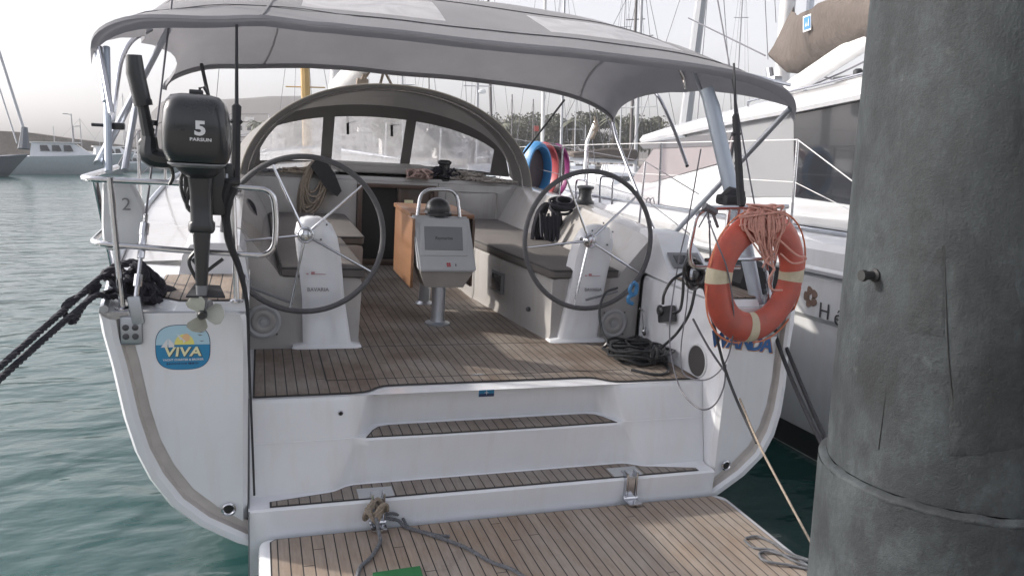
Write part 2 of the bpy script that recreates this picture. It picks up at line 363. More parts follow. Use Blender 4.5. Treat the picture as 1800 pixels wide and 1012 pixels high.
    def build(s, name, mat, parent=None, base=None, frame=None, angle=35, recalc=True):
        if parent is not None: org=ORG[parent.name]
        else: org=Vector(base) if base is not None else V(0,0,0)
        me=bpy.data.meshes.new(name); me.from_pydata([v-org for v in s.v],[],[f for f in s.f if len(set(f))>2])
        me.validate()
        if recalc:
            b=bmesh.new(); b.from_mesh(me); bmesh.ops.recalc_face_normals(b,faces=b.faces); b.to_mesh(me); b.free()
        me.materials.append(MAT[mat] if isinstance(mat,str) else mat)
        for p in me.polygons: p.use_smooth=True
        me.set_sharp_from_angle(angle=R_(angle))
        o=bpy.data.objects.new(name,me); col.objects.link(o)
        if parent is not None: o.parent=parent
        else: o.matrix_world=(frame if frame is not None else BOAT)@Matrix.Translation(org)
        ORG[o.name]=org
        return o
def crv(pts, sub, closed=False, rs=None):
    n=len(pts); out=[]; ro=[]
    rng = n if closed else n-1
    for i in range(rng):
        p0=pts[(i-1)%n] if (closed or i>0) else pts[0]*2-pts[1]
        p1=pts[i]; p2=pts[(i+1)%n]; p3=pts[(i+2)%n] if (closed or i<n-2) else pts[-1]*2-pts[-2]
        for k in range(sub):
            t=k/sub
            out.append(.5*((2*p1)+(-p0+p2)*t+(2*p0-5*p1+4*p2-p3)*t*t+(-p0+3*p1-3*p2+p3)*t**3))
            ro.append(rs[i]*(1-t)+rs[(i+1)%n]*t if rs else 0)
    if not closed: out.append(pts[-1].copy()); ro.append(rs[-1] if rs else 0)
    return out, ro
def tag(o,label,cat,group=None):
    o['label']=label; o['category']=cat
    if group: o['group']=group
    return o
def thing(name,label,cat,base=(0,0,0),frame=None,group=None):
    o=bpy.data.objects.new(name,None); col.objects.link(o); o.empty_display_size=.1
    o.matrix_world=(frame if frame is not None else BOAT)@Matrix.Translation(Vector(base)); ORG[o.name]=Vector(base)
    return tag(o,label,cat,group)
def struct(o): o['kind']='structure'; return o
def fillet(pts, r, seg=5):      # round the corners of a polyline
    P=[Vector(p) for p in pts]; out=[P[0]]
    for i in range(1,len(P)-1):
        a=(P[i-1]-P[i]); b=(P[i+1]-P[i]); ra=min(r,a.length*.45,b.length*.45)
        s0=P[i]+a.normalized()*ra; s1=P[i]+b.normalized()*ra
        for k in range(seg+1):
            t=k/seg; out.append(s0*(1-t)**2+P[i]*2*t*(1-t)+s1*t*t)
    out.append(P[-1]); return out

# ================================================================== THE SETTING
def sheet(name, mat, x0,x1,y0,y1,z,nx=1,ny=1):
    m=MB(); m.loft([[V(x0+(x1-x0)*i/nx,y0+(y1-y0)*j/ny,z) for i in range(nx+1)] for j in range(ny+1)])
    return struct(m.build(name,mat,None,None,WORLD))
sheet('sea_bed','concrete',-1500,1500,-200,1600,-6)
sheet('water','water',-1500,1500,-200,1600,0)
m=MB(); m.box((0,-8,-.2),(60,17.2,2.0),.03); struct(m.build('quay','concrete',None,None,WORLD))

# hills: one long ridge, silhouette in metres
def ridge(name, prof, D, depth, mat, rough):
    prof=[(px, max(0.2,(hl(px)-py))*D/FPX) for px,py in prof]
    rows=[]; N=260
    def hgt(px):
        for a,b in zip(prof[:-1],prof[1:]):
            if a[0]<=px<=b[0]:
                t=(px-a[0])/(b[0]-a[0]); return a[1]+(b[1]-a[1])*t
        return 0
    x0,x1=prof[0][0],prof[-1][0]
    for j in range(9):
        t=j/8; row=[]
        for i in range(N+1):
            px=x0+(x1-x0)*i/N; h=hgt(px)+CAMW.z
            p=wpD(px, hl(px), D+depth*t); h=CAMW.z+hgt(px)*(D+depth*t)/D
            z=h*math.sin(min(1,t*1.6)*PI/2)**.8 if t<.62 else h*(1-(t-.62)*.6)
            z+=noise.noise(V(p.x*.03,p.y*.03,1))*rough*(1 if t>0 else 0)
            row.append(V(p.x,p.y,max(.3,z) if t>0 else .1))
        rows.append(row)
    m=MB(); m.loft(rows); return struct(m.build(name,mat,None,None,WORLD))
ridge('hills',[(258,262),(266,224),(270,200),(292,180),(400,177),(480,171),(560,171),(700,186),(850,205),(920,219),(1000,228),(1060,231),(1130,237),(1300,245),(1600,256),(1900,272)],420,160,'hillm',1.3)
ridge('headland',[(218,262),(222,240),(229,229),(262,226),(300,232),(420,236),(520,262)],300,60,'hillm',.5)
m=MB(); a=wpZ(230,301,0); b=wpZ(1500,309,0)
P0=V(a.x-60,a.y+2,0); P1=V(b.x+80,b.y+6,0)
m.hexa([P0+V(0,0,-1),P1+V(0,0,-1),P1+V(60,250,-1),P0+V(-20,250,-1),P0+V(0,0,1.0),P1+V(0,0,1.0),P1+V(60,250,1.6),P0+V(-20,250,1.6)])
struct(m.build('shore','stone',None,None,WORLD))

# breakwater wall on the left
m=MB()
tops=[(-60,227,100),(50,233,100),(120,243,104),(190,252,110),(232,259,118)]
fr=[wpD(x,y,d) for x,y,d in tops]
rows=[[V(p.x,p.y,-1) for p in fr],[V(p.x,p.y,p.z) for p in fr],[V(p.x+.4,p.y+2.2,p.z) for p in fr],[V(p.x+.4,p.y+2.2,-1) for p in fr]]
m.loft(rows); w=m.build('breakwater_wall','stone',None,None,WORLD); tag(w,'long stone breakwater wall behind the moored motor boats on the left','wall')

# ================================================================== OUR YACHT
yacht=thing('sailing_yacht','white sailing yacht moored stern-to with open transom, twin wheels, grey bimini and fold-down teak platform','sailing yacht',(0,3.4,-.86))
ST=[(3.40,1.80,.47,-.86),(4.4,1.90,.50,-.95),(5.6,1.97,.54,-1.05),(7.2,2.03,.58,-1.15),(9,2.02,.63,-1.2),(11,1.82,.69,-1.2),(12.8,1.35,.75,-1.15),(14.2,.75,.80,-1.05),(15.2,.12,.84,-.9)]
CURVE=[(1.0,0),(.995,.06),(.978,.17),(.957,.34),(.935,.46),(.905,.56),(.86,.66),(.80,.74),(.71,.82),(.60,.885),(.42,.95),(.2,.99),(0,1)]
def wv(p):
    if p.x<=1.24: return p
    t=max(0,min(1,(p.z+.35)/.82))**.8; k=min(1,(p.x-1.24)/.5)*max(0,1-max(0,p.y-3.4)/4.5)
    return V(p.x-.17*t*k,p.y,p.z)
def sec(y,b,zt,zk,ins=0):
    pts=[]
    for (u,v) in CURVE:
        x=b*u; z=zt-(zt-zk)*v
        if ins:
            k=math.hypot(u*1.0,v*.9+.15); x-=ins*min(1,u*1.1+.05); z+=ins*min(1,v*v*1.2)
        pts.append(V(x,y,z))
    full=[V(-p.x,p.y,p.z) for p in pts]+[wv(p) for p in reversed(pts[:-1])]
    return full
m=MB(); rows=[sec(*s) for s in ST]; m.loft(rows)
m.loft([rows[0], sec(3.375,1.785,.46,-.845), sec(3.372,1.755,.445,-.815), sec(3.385,1.735,.44,-.795)])
m.build('hull','gel',yacht)
# weathered groove inside the stern lip
m=MB(); m.loft([sec(3.386,1.736,.44,-.796), sec(3.415,1.728,.44,-.788), sec(3.417,1.690,.44,-.75), sec(3.40,1.684,.44,-.744)])
m.build('stern_groove','groove',yacht)
# toe rails
for s in (-1,1): m=MB(); m.tube([wv(V(s*(b-.02),y,z+.012)) for (y,b,z,k) in ST],.018,6,smooth=3); m.build('toe_rail','alu',yacht)

# stern quarters (the two corner boxes) with panel, deck, inner wall
panel=sec(3.40,1.690,.462,-.75)
panel=[V(-p.x,p.y,p.z) for p in reversed(panel)]
half=[p for p in panel if p.x>1.225]
_a=[p for p in panel if p.x>1.225][-1]; _b=[p for p in panel if 0<p.x<=1.225]
_lo=min(half,key=lambda p:p.z); _nx=max(_b,key=lambda p:p.x); half=half+[_lo.lerp(_nx,(_lo.x-1.226)/(_lo.x-_nx.x))]
def quarter(s):
    m=MB()
    W_=(lambda p: wv(p) if s>0 else p); out=[]
    zlow=min(p.z for p in half)
    poly=[V(s*1.215,3.40,zlow-.02)]+out[::-1][::-1] if False else None
    hs_=sorted(half,key=lambda p:p.z)       # low to high
    ring=[W_(V(s*p.x,3.40,p.z)) for p in hs_]
    ring=[p for p in ring]
    # top with rounded inner edge
    ring+= [V(s*1.262,3.40,.462),V(s*1.235,3.40,.450),V(s*1.222,3.40,.42)]
    back=[p+V(0,.98,0) for p in ring]
    n=len(ring)
    fa=[tuple(range(n))]
    for i in range(n):
        j=(i+1)%n
        fa.append((i,j,j+n,i+n))
    # soften the aft edge
    soft=[V(p.x+(s*.02 if abs(p.x)<1.27 else 0),3.40,p.z) for p in ring]; mid=[V(p.x,3.425,p.z) for p in ring]
    m.loft([soft,mid,back],closed=True,capa=True)
    # raised plinth for the teak helm seat
    pl=[V(s*1.225,3.435,.462),V(s*1.52,3.435,.462),V(s*1.60,3.50,.462),V(s*1.63,3.62,.462),V(s*1.66,4.05,.462),V(s*1.225,4.12,.462)]
    pt=[V(s*1.235,3.452,.498),V(s*1.505,3.452,.498),V(s*1.575,3.51,.498),V(s*1.605,3.62,.498),V(s*1.63,4.03,.498),V(s*1.235,4.10,.498)]
    pl=[W_(p) for p in pl]; pt=[W_(p) for p in pt]; m.loft([pl,[a.lerp(b,.75)+V(0,0,.007) for a,b in zip(pl,pt)],pt],closed=True,capb=True)
    # deck strip from the plinth to the hull edge
    m.add([V(s*1.22,4.37,.470),W_(V(s*1.895,4.4,.498)),W_(V(s*1.79,3.41,.466)),V(s*1.22,3.42,.4625)],[(0,1,2,3)])
    m.build('stern_quarter','gel',yacht)
    tk=[V(s*1.245,3.465,.5015),V(s*1.50,3.465,.5015),V(s*1.56,3.52,.5015),V(s*1.59,3.63,.5015),V(s*1.61,4.02,.5015),V(s*1.245,4.08,.5015)]
    tk=[W_(p) for p in tk]; c=sum(tk,V(0,0,0))/6
    m=MB(); m.prism([c+(p-c)*1.02 for p in tk],V(0,0,.002)); cb=m.build('seat_caulk','caulk',yacht)
    m=MB(); m.prism([p+V(0,0,.0025) for p in tk],V(0,0,.004)); m.build('teak_seat','teak',yacht)
for s in (-1,1): quarter(s)

# centre moulding: steps from the cockpit sole down to the platform
def mir(h): return [V(-x,y,z) for (x,y,z) in h]+[V(x,y,z) for (x,y,z) in reversed(h)]
def lvl(h,z): return mir([(x,y,z) for x,y in h])
L0=[(1.222,3.59),(.74,3.590),(.69,3.598),(.665,3.612),(.62,3.655),(.585,3.676),(.54,3.682),(.3,3.682)]
L1b=[(1.222,3.541),(.78,3.542),(.735,3.549),(.715,3.562),(.655,3.640),(.62,3.68),(.56,3.690),(.3,3.690)]
L1f=[(1.222,3.5375),(.785,3.5378),(.742,3.545),(.728,3.545),(.70,3.531),(.66,3.522),(.60,3.520),(.3,3.520)]
L2=[(1.222,3.481),(.875,3.481),(.84,3.487),(.82,3.497),(.775,3.530),(.735,3.543),(.68,3.545),(.3,3.545)]
m=MB()
m.loft([lvl(L0,-.004),lvl([(x*1.0,y-.006) for x,y in L0],-.012),lvl([(a[0]*.97+b[0]*.03 if a[0]<1.2 else 1.222,a[1]*.9+b[1]*.1-.004) for a,b in zip(L0,L1b)],-.03),lvl(L1b,-.196),
        lvl([(a[0]*.9+b[0]*.1,a[1]*.9+b[1]*.1) for a,b in zip(L1b,L1f)],-.204),lvl([(a[0]*.06+b[0]*.94,a[1]*.06+b[1]*.94) for a,b in zip(L1b,L1f)],-.205),lvl(L1f,-.214),lvl([(x,(y+.004) if x<.78 else 3.529) for x,y in L1f],-.25),lvl([(x,y+.004) for x,y in L2],-.425),lvl(L2,-.445),lvl([(x,y-.012) for x,y in L2],-.452),
        lvl([(1.222,3.372) if i==0 else (L2[i][0],3.372) for i in range(len(L2))],-.453),lvl([(p[0],3.362) for p in L2],-.462),lvl([(p[0],3.366) for p in L2],-.60),lvl([(p[0],3.40) for p in L2],-.80)])
m.build('stern_moulding','gel',yacht)
for s in (-1,):    # sealed joints where the quarters meet the steps
    m=MB(); m.tube([(s*1.2195,3.585,.005),(s*1.2195,3.472,-.44),(s*1.2195,3.355,-.46),(s*1.2195,3.36,-.78)],.0035,5); m.build('joint_seam','panelmid',yacht)
def tread(name,poly,z,mat,grow=.009,par=None):
    c=sum((V(x,y,0) for x,y in poly),V(0,0,0))/len(poly)
    b=[]; n=len(poly)
    area=sum(poly[i][0]*poly[(i+1)%n][1]-poly[(i+1)%n][0]*poly[i][1] for i in range(n)); sg=1 if area>0 else -1
    for i in range(n):
        a=V(*poly[i-1],0);p=V(*poly[i],0);q=V(*poly[(i+1)%n],0)
        d1=(p-a).normalized();d2=(q-p).normalized(); n1=V(d1.y,-d1.x,0)*sg;n2=V(d2.y,-d2.x,0)*sg
        mm=(n1+n2); mm=mm/max(.35,mm.length_squared/2) if mm.length>0 else n1
        b.append(p+mm*grow)
    m=MB(); m.prism([V(p.x,p.y,z) for p in b],V(0,0,.003)); m.build('caulk_border','caulk',par or yacht)
    m=MB(); m.prism([V(x,y,z+.0005) for x,y in poly],V(0,0,.005)); return m.build(name,mat,par or yacht)
def sym(h): return [(-x,y) for x,y in h]+[(x,y) for x,y in reversed(h)]
sole=sym([(.43,7.15),(.43,5.72),(.63,5.70),(.645,4.40),(1.19,4.40),(1.195,3.612),(.74,3.613),(.685,3.62),(.655,3.636),(.61,3.68),(.575,3.70),(.53,3.705)])
tread('cockpit_sole',sole,.001,'teakshade')
m=MB(); m.loft([[V(-1.222,3.585,-.0035),V(1.222,3.585,-.0035)],[V(-1.222,7.3,-.0035),V(1.222,7.3,-.0035)]]); m.build('sole_moulding','gel',yacht)
m=MB()
m.box((0,3.80,.0068),(1.7,.006,.0012)); m.box((-.85,4.1,.0068),(.006,.6,.0012)); m.box((.85,4.1,.0068),(.006,.6,.0012)); m.box((0,4.4,.0068),(1.7,.006,.0012))
m.build('hatch_seam','caulk',yacht)
m=MB(); m.box((-.05,3.80,.0085),(.07,.016,.004),.001); m.build('hatch_hinge','steel',yacht)
tread('upper_step_teak',sym([(.665,3.540),(.628,3.615),(.595,3.655),(.545,3.668),(.3,3.670)])[0:5]+[(.3,3.670),(.545,3.668),(.595,3.655),(.628,3.615),(.665,3.540),(.3,3.534),(-.3,3.534)],-.2045,'teakstep')
tread('lower_step_teak',[(-1.12,3.388),(-1.12,3.425),(-.885,3.462),(-.83,3.480),(-.775,3.514),(-.73,3.527),(-.68,3.530),(.68,3.530),(.73,3.527),(.775,3.514),(.83,3.480),(.885,3.462),(1.12,3.405),(1.12,3.388)],-.4525,'teakstep')
for x in (-.64,.70):     # hinge pads and davit hinges between step and platform
    m=MB(); m.box((x,3.432,-.4462),(.17,.10,.004),.001); m.build('hinge_pad','panel',yacht)
    m=MB()
    m.box((x-.028,3.36,-.485),(.012,.05,.15),.004); m.box((x+.028,3.36,-.485),(.012,.05,.15),.004)
    m.box((x,3.385,-.44),(.048,.09,.012),.003); m.box((x,3.345,-.50),(.04,.014,.12),.004); m.box((x,3.31,-.562),(.075,.08,.010),.003)
    m.tube([(x-.04,3.345,-.555),(x+.04,3.345,-.555)],.012,8)
    m.build('platform_hinge','steel',yacht)
# small fittings in the white faces
def through_hull(c,r,nrm=(0,-1,0)):
    m=MB(); n=Vector(nrm); m.lathe([(r,0),(r,.006),(r*.78,.010),(r*.62,.004),(r*.6,-.004)],c,nrm,20); m.build('drain_ring','steel',yacht)
    m=MB(); m.lathe([(r*.6,0),(r*.59,.001)],Vector(c)+n*.002,nrm,16); m.build('drain_hole','dark',yacht)
through_hull((-1.306,3.392,-0.447),.032); through_hull((1.308,3.388,-0.438),.030)
through_hull((-.80,3.568,-.082),.013); 
m=MB(); m.box((-.03,3.681,-.055),(.085,.004,.040),.001); pl=m.build('builder_badge','seablue',yacht)
m=MB(); m.box((-.03,3.6785,-.066),(.083,.002,.016)); m.build('badge_band','navy',yacht)
m=MB()
for k in range(4):
    a=PI*k/2; m.tube([V(-.03,3.6775,-.052),V(-.03+math.cos(a)*.013,3.6775,-.052+math.sin(a)*.013)],[.0028,.0006],5)
m.build('badge_star','letterwhite',yacht)

# platform
m=MB()
px0,px1,pya,pyb=-1.178,1.275,1.55,3.348
rim=fillet([(0,pyb,0),(px0,pyb,0),(px0,pya,0),(px1,pya,0),(px1,pyb,0),(0,pyb,0)],.07,6)[1:-1]
def shrink(p,d,z): 
    cx_=(px0+px1)/2; cy_=(pya+pyb)/2; hx=(px1-px0)/2; hy=(pyb-pya)/2
    return V(cx_+(p.x-cx_)*(hx-d)/hx, cy_+(p.y-cy_)*(hy-d)/hy, z)
m.loft([[shrink(p,.03,-.665) for p in rim],[shrink(p,.004,-.650) for p in rim],[shrink(p,0,-.62) for p in rim],[shrink(p,.004,-.592) for p in rim],[shrink(p,.018,-.584) for p in rim]],closed=True,capa=True,capb=True)
m.build('bathing_platform','gel',yacht)
tread('platform_teak',[(px0+.055,pya+.05),(px1-.045,pya+.05),(px1-.045,pyb-.10),(px1-.09,pyb-.032),(px0+.075,pyb-.032),(px0+.055,pyb-.05)],-.5835,'teak',.007)

# deck, coamings and cockpit benches, one moulding per side
def bench(s):
    S=[(4.43,1.90,.495,.60,.70),(4.9,1.93,.51,.60,.74),(5.69,1.97,.535,.60,.78),(5.70,1.97,.535,.43,.78),(6.4,2.0,.56,.42,.80),(7.2,2.02,.575,.42,.82)]
    if s>0: S[2]=(5.69,1.97,.535,.44,.78); S[1]=(4.9,1.93,.51,.535,.74)
    rows=[]
    for (y,b,zs,be,zt) in S:
        rows.append([wv(V(s*(b-.01),y,zs)),V(s*1.56,y,zs+.015),V(s*1.52,y,zs+.03),V(s*1.475,y,zt-.04),V(s*1.44,y,zt-.008),V(s*1.39,y,zt),V(s*1.31,y,zt),V(s*1.27,y,zt-.01),V(s*1.245,y,zt-.04),V(s*1.09,y,.47),V(s*1.06,y,.425),V(s*(be+.04),y,.415),V(s*(be+.008),y,.408),V(s*be,y,.385),V(s*(be+.012),y,.05),V(s*(be+.0),y,-.004)])
    m=MB(); m.loft(rows)
    r=rows[0]; pts=r[2:]+[V(s*1.224,r[0].y,-.004),V(s*1.224,r[0].y,.46)]
    m.add(pts,[tuple(range(len(pts)))])
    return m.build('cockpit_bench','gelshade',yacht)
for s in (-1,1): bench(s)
# coaming ends beside the helms
m=MB()
for y0,y1,zt0,zt1 in ((4.05,4.39,.66,.70),):
    A=[V(-1.56,y0,.475),V(-1.535,y0,zt0-.06),V(-1.50,y0+.02,zt0-.01),V(-1.45,y0+.03,zt0),V(-1.32,y0+.03,zt0),V(-1.27,y0+.02,zt0-.01),V(-1.245,y0,zt0-.05),V(-1.225,y0,.475)]
    B=[V(p.x,y1,.48 if p.z<.48 else p.z+.04) for p in A]
    m.loft([A,B],capa=True)
m.build('coaming_end','gel',yacht)
# starboard helm console with engine panel
m=MB()
A=[V(1.20,4.02,.47),V(1.52,4.02,.47),V(1.52,4.04,.53),V(1.20,4.04,.53)]
B=[V(1.22,4.32,.47),V(1.53,4.32,.47),V(1.50,4.36,.73),V(1.27,4.36,.73)]
C=[V(1.22,4.60,.47),V(1.53,4.60,.47),V(1.48,4.6,.735),V(1.28,4.6,.735)]
m.loft([A,B,C],closed=True,capa=True,capb=True); m.build('helm_console','gel',yacht)
d=(V(1.385,4.36,.73)-V(1.36,4.04,.53)); dn=d.normalized(); up=V(1,0,0).cross(dn)*1
m=MB(); c0=V(1.362,4.09,.565); 
q=Matrix((V(1,0,0),dn,up)).transposed()
m.box(c0+dn*.05+up*.006,(.22,.14,.010),.004,q.to_3x3()); m.build('engine_panel','panelmid',yacht)
m=MB(); m.box(c0+dn*.05+up*.012,(.16,.08,.004),.001,q.to_3x3()); m.build('panel_display','glassdark',yacht)

# bench cushions are loose: things of their own
def cushion(label,poly,z0,z1,lab=None):
    P=fillet([(*poly[0],0)]+[(*p,0) for p in poly[1:]]+[(*poly[0],0)],.04,4)[:-1]
    c=sum(P,V(0,0,0))/len(P)
    def ins(k,z): return [V(c.x+(p.x-c.x)*(1-k),c.y+(p.y-c.y)*(1-k*.5),z) for p in P]
    m=MB(); m.loft([ins(.03,z0),ins(0,z0+.012),ins(0,z1-.02),ins(.012,z1-.006),ins(.05,z1)],closed=True,capa=True,capb=True)
    o=m.build('seat_cushion','cushion',None,(c.x,c.y,z0)); tag(o,label,'cushion','cushions on the cockpit benches')
    m=MB(); m.tube([p+V(0,0,.002) for p in ins(-.001,z1-.016)],.004,6,closed=True); m.build('piping','strap',o); return o
cushion('dark grey cushion on the near part of the port cockpit bench, behind the left wheel',[(-1.05,4.42),(-.585,4.40),(-.60,5.62),(-1.08,5.62)],.418,.485)
cushion('dark grey cushion on the wider far part of the port bench, by the cabin entrance',[(-1.08,5.68),(-.42,5.70),(-.41,7.15),(-1.08,7.15)],.418,.485)
cushion('long dark grey cushion on the starboard cockpit bench, behind the right wheel',[(1.05,4.42),(.585,4.40),(.43,5.70),(.42,7.12),(1.06,7.12)],.418,.485)

# bulkhead, companionway, cabin top
m=MB()
def panelb(x0,x1,z0,z1,y=7.2,t=.06,bev=.012): m.box(((x0+x1)/2,y+t/2,(z0+z1)/2),(x1-x0,t,z1-z0),bev)
panelb(-1.30,-.30,-.004,.80); panelb(.47,1.30,-.004,.80); panelb(-.30,.47,.74,.80)
m.box((-.60,7.192,.55),(.003,.006,.42)); m.box((.80,7.196,.60),(.52,.01,.26),.02)
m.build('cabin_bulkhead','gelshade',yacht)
m=MB(); m.box((-.275,7.19,.38),(.045,.03,.76),.004); m.box((.445,7.19,.38),(.045,.03,.76),.004); m.box((.085,7.19,.755),(.72,.03,.035),.004); m.box((.085,7.19,.03),(.72,.05,.06),.004); m.box((.255,7.24,.40),(.34,.03,.68),.004)
cw=m.build('companionway_frame','darkwood',yacht)
m=MB(); m.box((.10,7.205,.38),(.022,.02,.70),.004); m.box((.43-.02,7.2,.6),(.03,.01,.2),.002); m.build('door_edge','darkwood',cw)
m=MB(); m.box((.19,7.215,.60),(.085,.012,.055),.004); m.build('bright_spot','cream',cw)  # cream block added for a bright yellowish spot in the wood
m=MB(); m.box((-.10,7.55,.35),(.36,.6,.85)); m.build('dark_cabin_interior','dark',yacht)  # solid box, the cabin's darkness is put into its near-black colour
# cabin trunk and deck
m=MB(); rows=[]
for (y,w,z,b) in [(7.2,1.32,.83,2.02),(8.2,1.28,.84,2.03),(9.5,1.18,.86,1.99),(10.8,1.02,.86,1.84),(11.8,.82,.84,1.62),(12.6,.55,.80,1.38)]:
    zs=.575+(y-7.2)*.03; r=[V(-b,y,zs),V(-w-.12,y,zs+.02),V(-w-.02,y,z-.08),V(-w+.06,y,z-.01),V(-w*.5,y,z+.03),V(0,y,z+.045)]
    rows.append(r+[V(-p.x,p.y,p.z) for p in reversed(r[:-1])])
m.loft(rows); 
for (y,b,zs) in ((12.6,1.38,.737),(13.4,1.1,.77),(14.3,.70,.80),(15.1,.16,.83)): pass
m.loft([[V(-1.38,12.6,.737),V(0,12.6,.80),V(1.38,12.6,.737)],[V(-.74,14.2,.80),V(0,14.2,.84),V(.74,14.2,.80)],[V(-.1,15.2,.84),V(0,15.2,.85),V(.1,15.2,.84)]])
m.loft([[V(x,7.2,.80) for x in (-1.3,0,1.3)],[V(x,7.215,.835) for x in (-1.3,0,1.3)],[V(x,7.5,.85) for x in (-1.3,0,1.3)]])
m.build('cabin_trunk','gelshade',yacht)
m=MB(); m.box((.02,7.75,.89),(.95,.85,.07),.02); m.build('companion_hatch','podbase',yacht)

# table with folded leaves and instrument pod
tbl=MB(); tbl.box((-.005,5.30,.735),(.44,.66,.03),.006); table=tbl.build('cockpit_table','wood',yacht)
m=MB(); m.box((-.215,5.22,.49),(.020,.66,.46),.005); m.build('table_leaf','wood',table)
m=MB(); m.box((.205,5.25,.49),(.020,.62,.46),.005); m.build('table_leaf','darkwood',table)
m=MB(); m.lathe([(.085,0),(.085,.01),(.052,.022),(.046,.05),(.046,.40)],(-.02,4.92,.006),(0,0,1),20); m.lathe([(.07,0),(.045,.02),(.04,.42)],(.02,5.55,.006),(0,0,1),16); m.box((.0,5.3,.68),(.2,.5,.07),.02); m.box((-.02,4.93,.42),(.24,.16,.06),.02)
m.build('table_leg','alu',table)
pod=MB()
fT=(4.93,.735); fB=(4.80,.385)
pod.hexa([V(-.185,fB[0],fB[1]),V(.205,fB[0],fB[1]),V(.20,5.05,.40),V(-.18,5.05,.40),V(-.225,fT[0],fT[1]),V(.165,fT[0],fT[1]),V(.165,5.06,.735),V(-.225,5.06,.735)])
b=bmesh.new(); vs=[b.verts.new(v) for v in pod.v]; [b.faces.new([vs[i] for i in f]) for f in pod.f]
bmesh.ops.bevel(b,geom=b.edges[:],offset=.012,segments=3,affect='EDGES'); pod=MB(); pod.bm(b); podo=pod.build('instrument_pod','panel',table)
pv=V(0,fT[0]-fB[0],fT[1]-fB[1]).normalized(); pn=V(0,-pv.z,pv.y)
def onpod(x,t,off): return V(x,fB[0],fB[1])+V(-.02*t,0,0)*2+pv*(t*.373)+pn*off
PM=Matrix((V(1,0,0),pv,pn)).transposed().to_4x4()
m=MB(); m.box(onpod(.008,.58,.003),(.315,.215,.006),.002,PM.to_3x3()); m.build('pod_cover','panel',podo)
m=MB(); m.box(onpod(.008,.60,.007),(.258,.158,.005),.003,PM.to_3x3()); m.build('display_cover','panelmid',podo)
m=MB(); m.text('Raymarine',.028,Matrix.Translation(onpod(.008,.60,.0098))@PM,'x',.0006,.02,.2); m.build('cover_lettering','charcoal',podo)
m=MB()
for i in (0,1):
    for j in (0,1): m.box(onpod(.018+(i-.5)*.014,.13+(j-.5)*.037,.003),(.0115,.0115,.004),.001,PM.to_3x3())
m.build('red_emblem','reddot',podo)
m=MB(); c=onpod(.066,.13,.003); m.box(c,(.003,.018,.002),0,PM.to_3x3()); m.box(c-pv*.003,(.010,.003,.002),0,PM.to_3x3()); m.build('anchor_mark','charcoal',podo)
m=MB(); m.hexa([V(-.13,4.86,.27),V(.13,4.86,.27),V(.13,5.05,.27),V(-.13,5.05,.27),V(-.175,4.83,.392),V(.195,4.83,.392),V(.19,5.05,.40),V(-.175,5.05,.40)]); m.build('pod_base','podbase',table)
m=MB(); m.tube(fillet([(-.185,4.93,.735),(-.165,4.95,.905),(.075,4.95,.915),(.10,4.93,.735)],.08),.0115,10); m.build('grab_rail','steel',table)
m=MB(); m.sphere((-.035,5.0,.775),.085,20,(1,1,.95)); m.lathe([(.095,0),(.095,.02),(.085,.03)],(-.035,5.0,.735),(0,0,1),24); m.build('compass','black',table)

# helms
def helm(cx_,cy_,cz_,a0,px):
    # pedestal: leaning white column with rounded head
    m=MB(); s=-1 if px<0 else 1
    def row(z,y,w,d): return [V(px_-w/2,y+.02,z),V(px_-w/2+.03,y,z),V(px_+w/2-.03,y,z),V(px_+w/2,y+.02,z),V(px_+w/2,y+d,z),V(px_-w/2,y+d,z)]
    rows=[]
    prof=[(.0,4.372,.40,.20,.0),(.018,4.375,.385,.19,.0),(.03,4.385,.275,.18,.0),(.30,4.37,.238,.16,.3),(.55,4.365,.238,.15,.6),(.66,4.368,.228,.13,.8),(.72,4.374,.19,.12,.9),(.752,4.382,.13,.10,1),(.765,4.395,.06,.07,1)]
    for (z,y,w,d,k) in prof:
        px_=px+s*(-.10)*(1-k)*.9
        rows.append(row(z+.004,y,w,d))
    m.loft(rows,closed=True,capb=True); ped=m.build('helm_pedestal','gel',yacht,angle=50)
    for k in range(5):
        a=k*1.25+.3; m=MB(); m.sphere((px+math.cos(a)*.075,4.362,cz_+.03+math.sin(a)*.075),.006,6); m.build('screw','screw',ped)
    m=MB(); TT=Matrix.Translation(V(px-s*.03,4.360,.36))@Matrix.Rotation(R_(84),4,'X')
    m.text('BAVARIA',.030,TT,'x',.0006,.01); m.build('pedestal_name','faint',ped)
    m=MB(); TT=Matrix.Translation(V(px-s*.03,4.358,.45))@Matrix.Rotation(R_(84),4,'X')
    m.box(TT@V(0,0,0),(.08,.003,.003)); m.box(TT@V(-.03,.008,0),(.02,.003,.012)); m.box(TT@V(-.06,.001,0),(.012,.003,.006)); m.build('pedestal_mark','faintred',ped)
    # wheel
    tilt=Matrix.Rotation(R_(-4),3,'X'); C=V(cx_,cy_,cz_); R=.425
    m=MB(); m.torus(C,R,.0155,tilt,72,10); wh=m.build('steering_wheel','rimgrey',yacht)
    m=MB(); m.lathe([(.036,.0),(.040,.012),(.036,.03),(.026,.045),(.012,.05)],C+V(0,.012,0),tilt@V(0,-1,0),24); m.lathe([(.022,0),(.022,.10)],C,tilt@V(0,1,0),12); m.torus(C+V(0,-.01,0),.040,.006,tilt,24,8)
    m.build('wheel_hub','steel',wh)
    for k in range(5):
        a=a0+k*2*PI/5; d=tilt@V(math.cos(a),0,math.sin(a))
        m=MB(); m.tube([C+d*.03,C+d*(R-.01)],[.0085,.0065],8); m.build('spoke','steel',wh)
    return wh
cL=bpY(537,413,4.30); cR=bpY(1036,423,4.30)
helm(cL.x,4.30,cL.z,R_(-29),-.885); helm(cR.x,4.30,cR.z,R_(-29),.885)
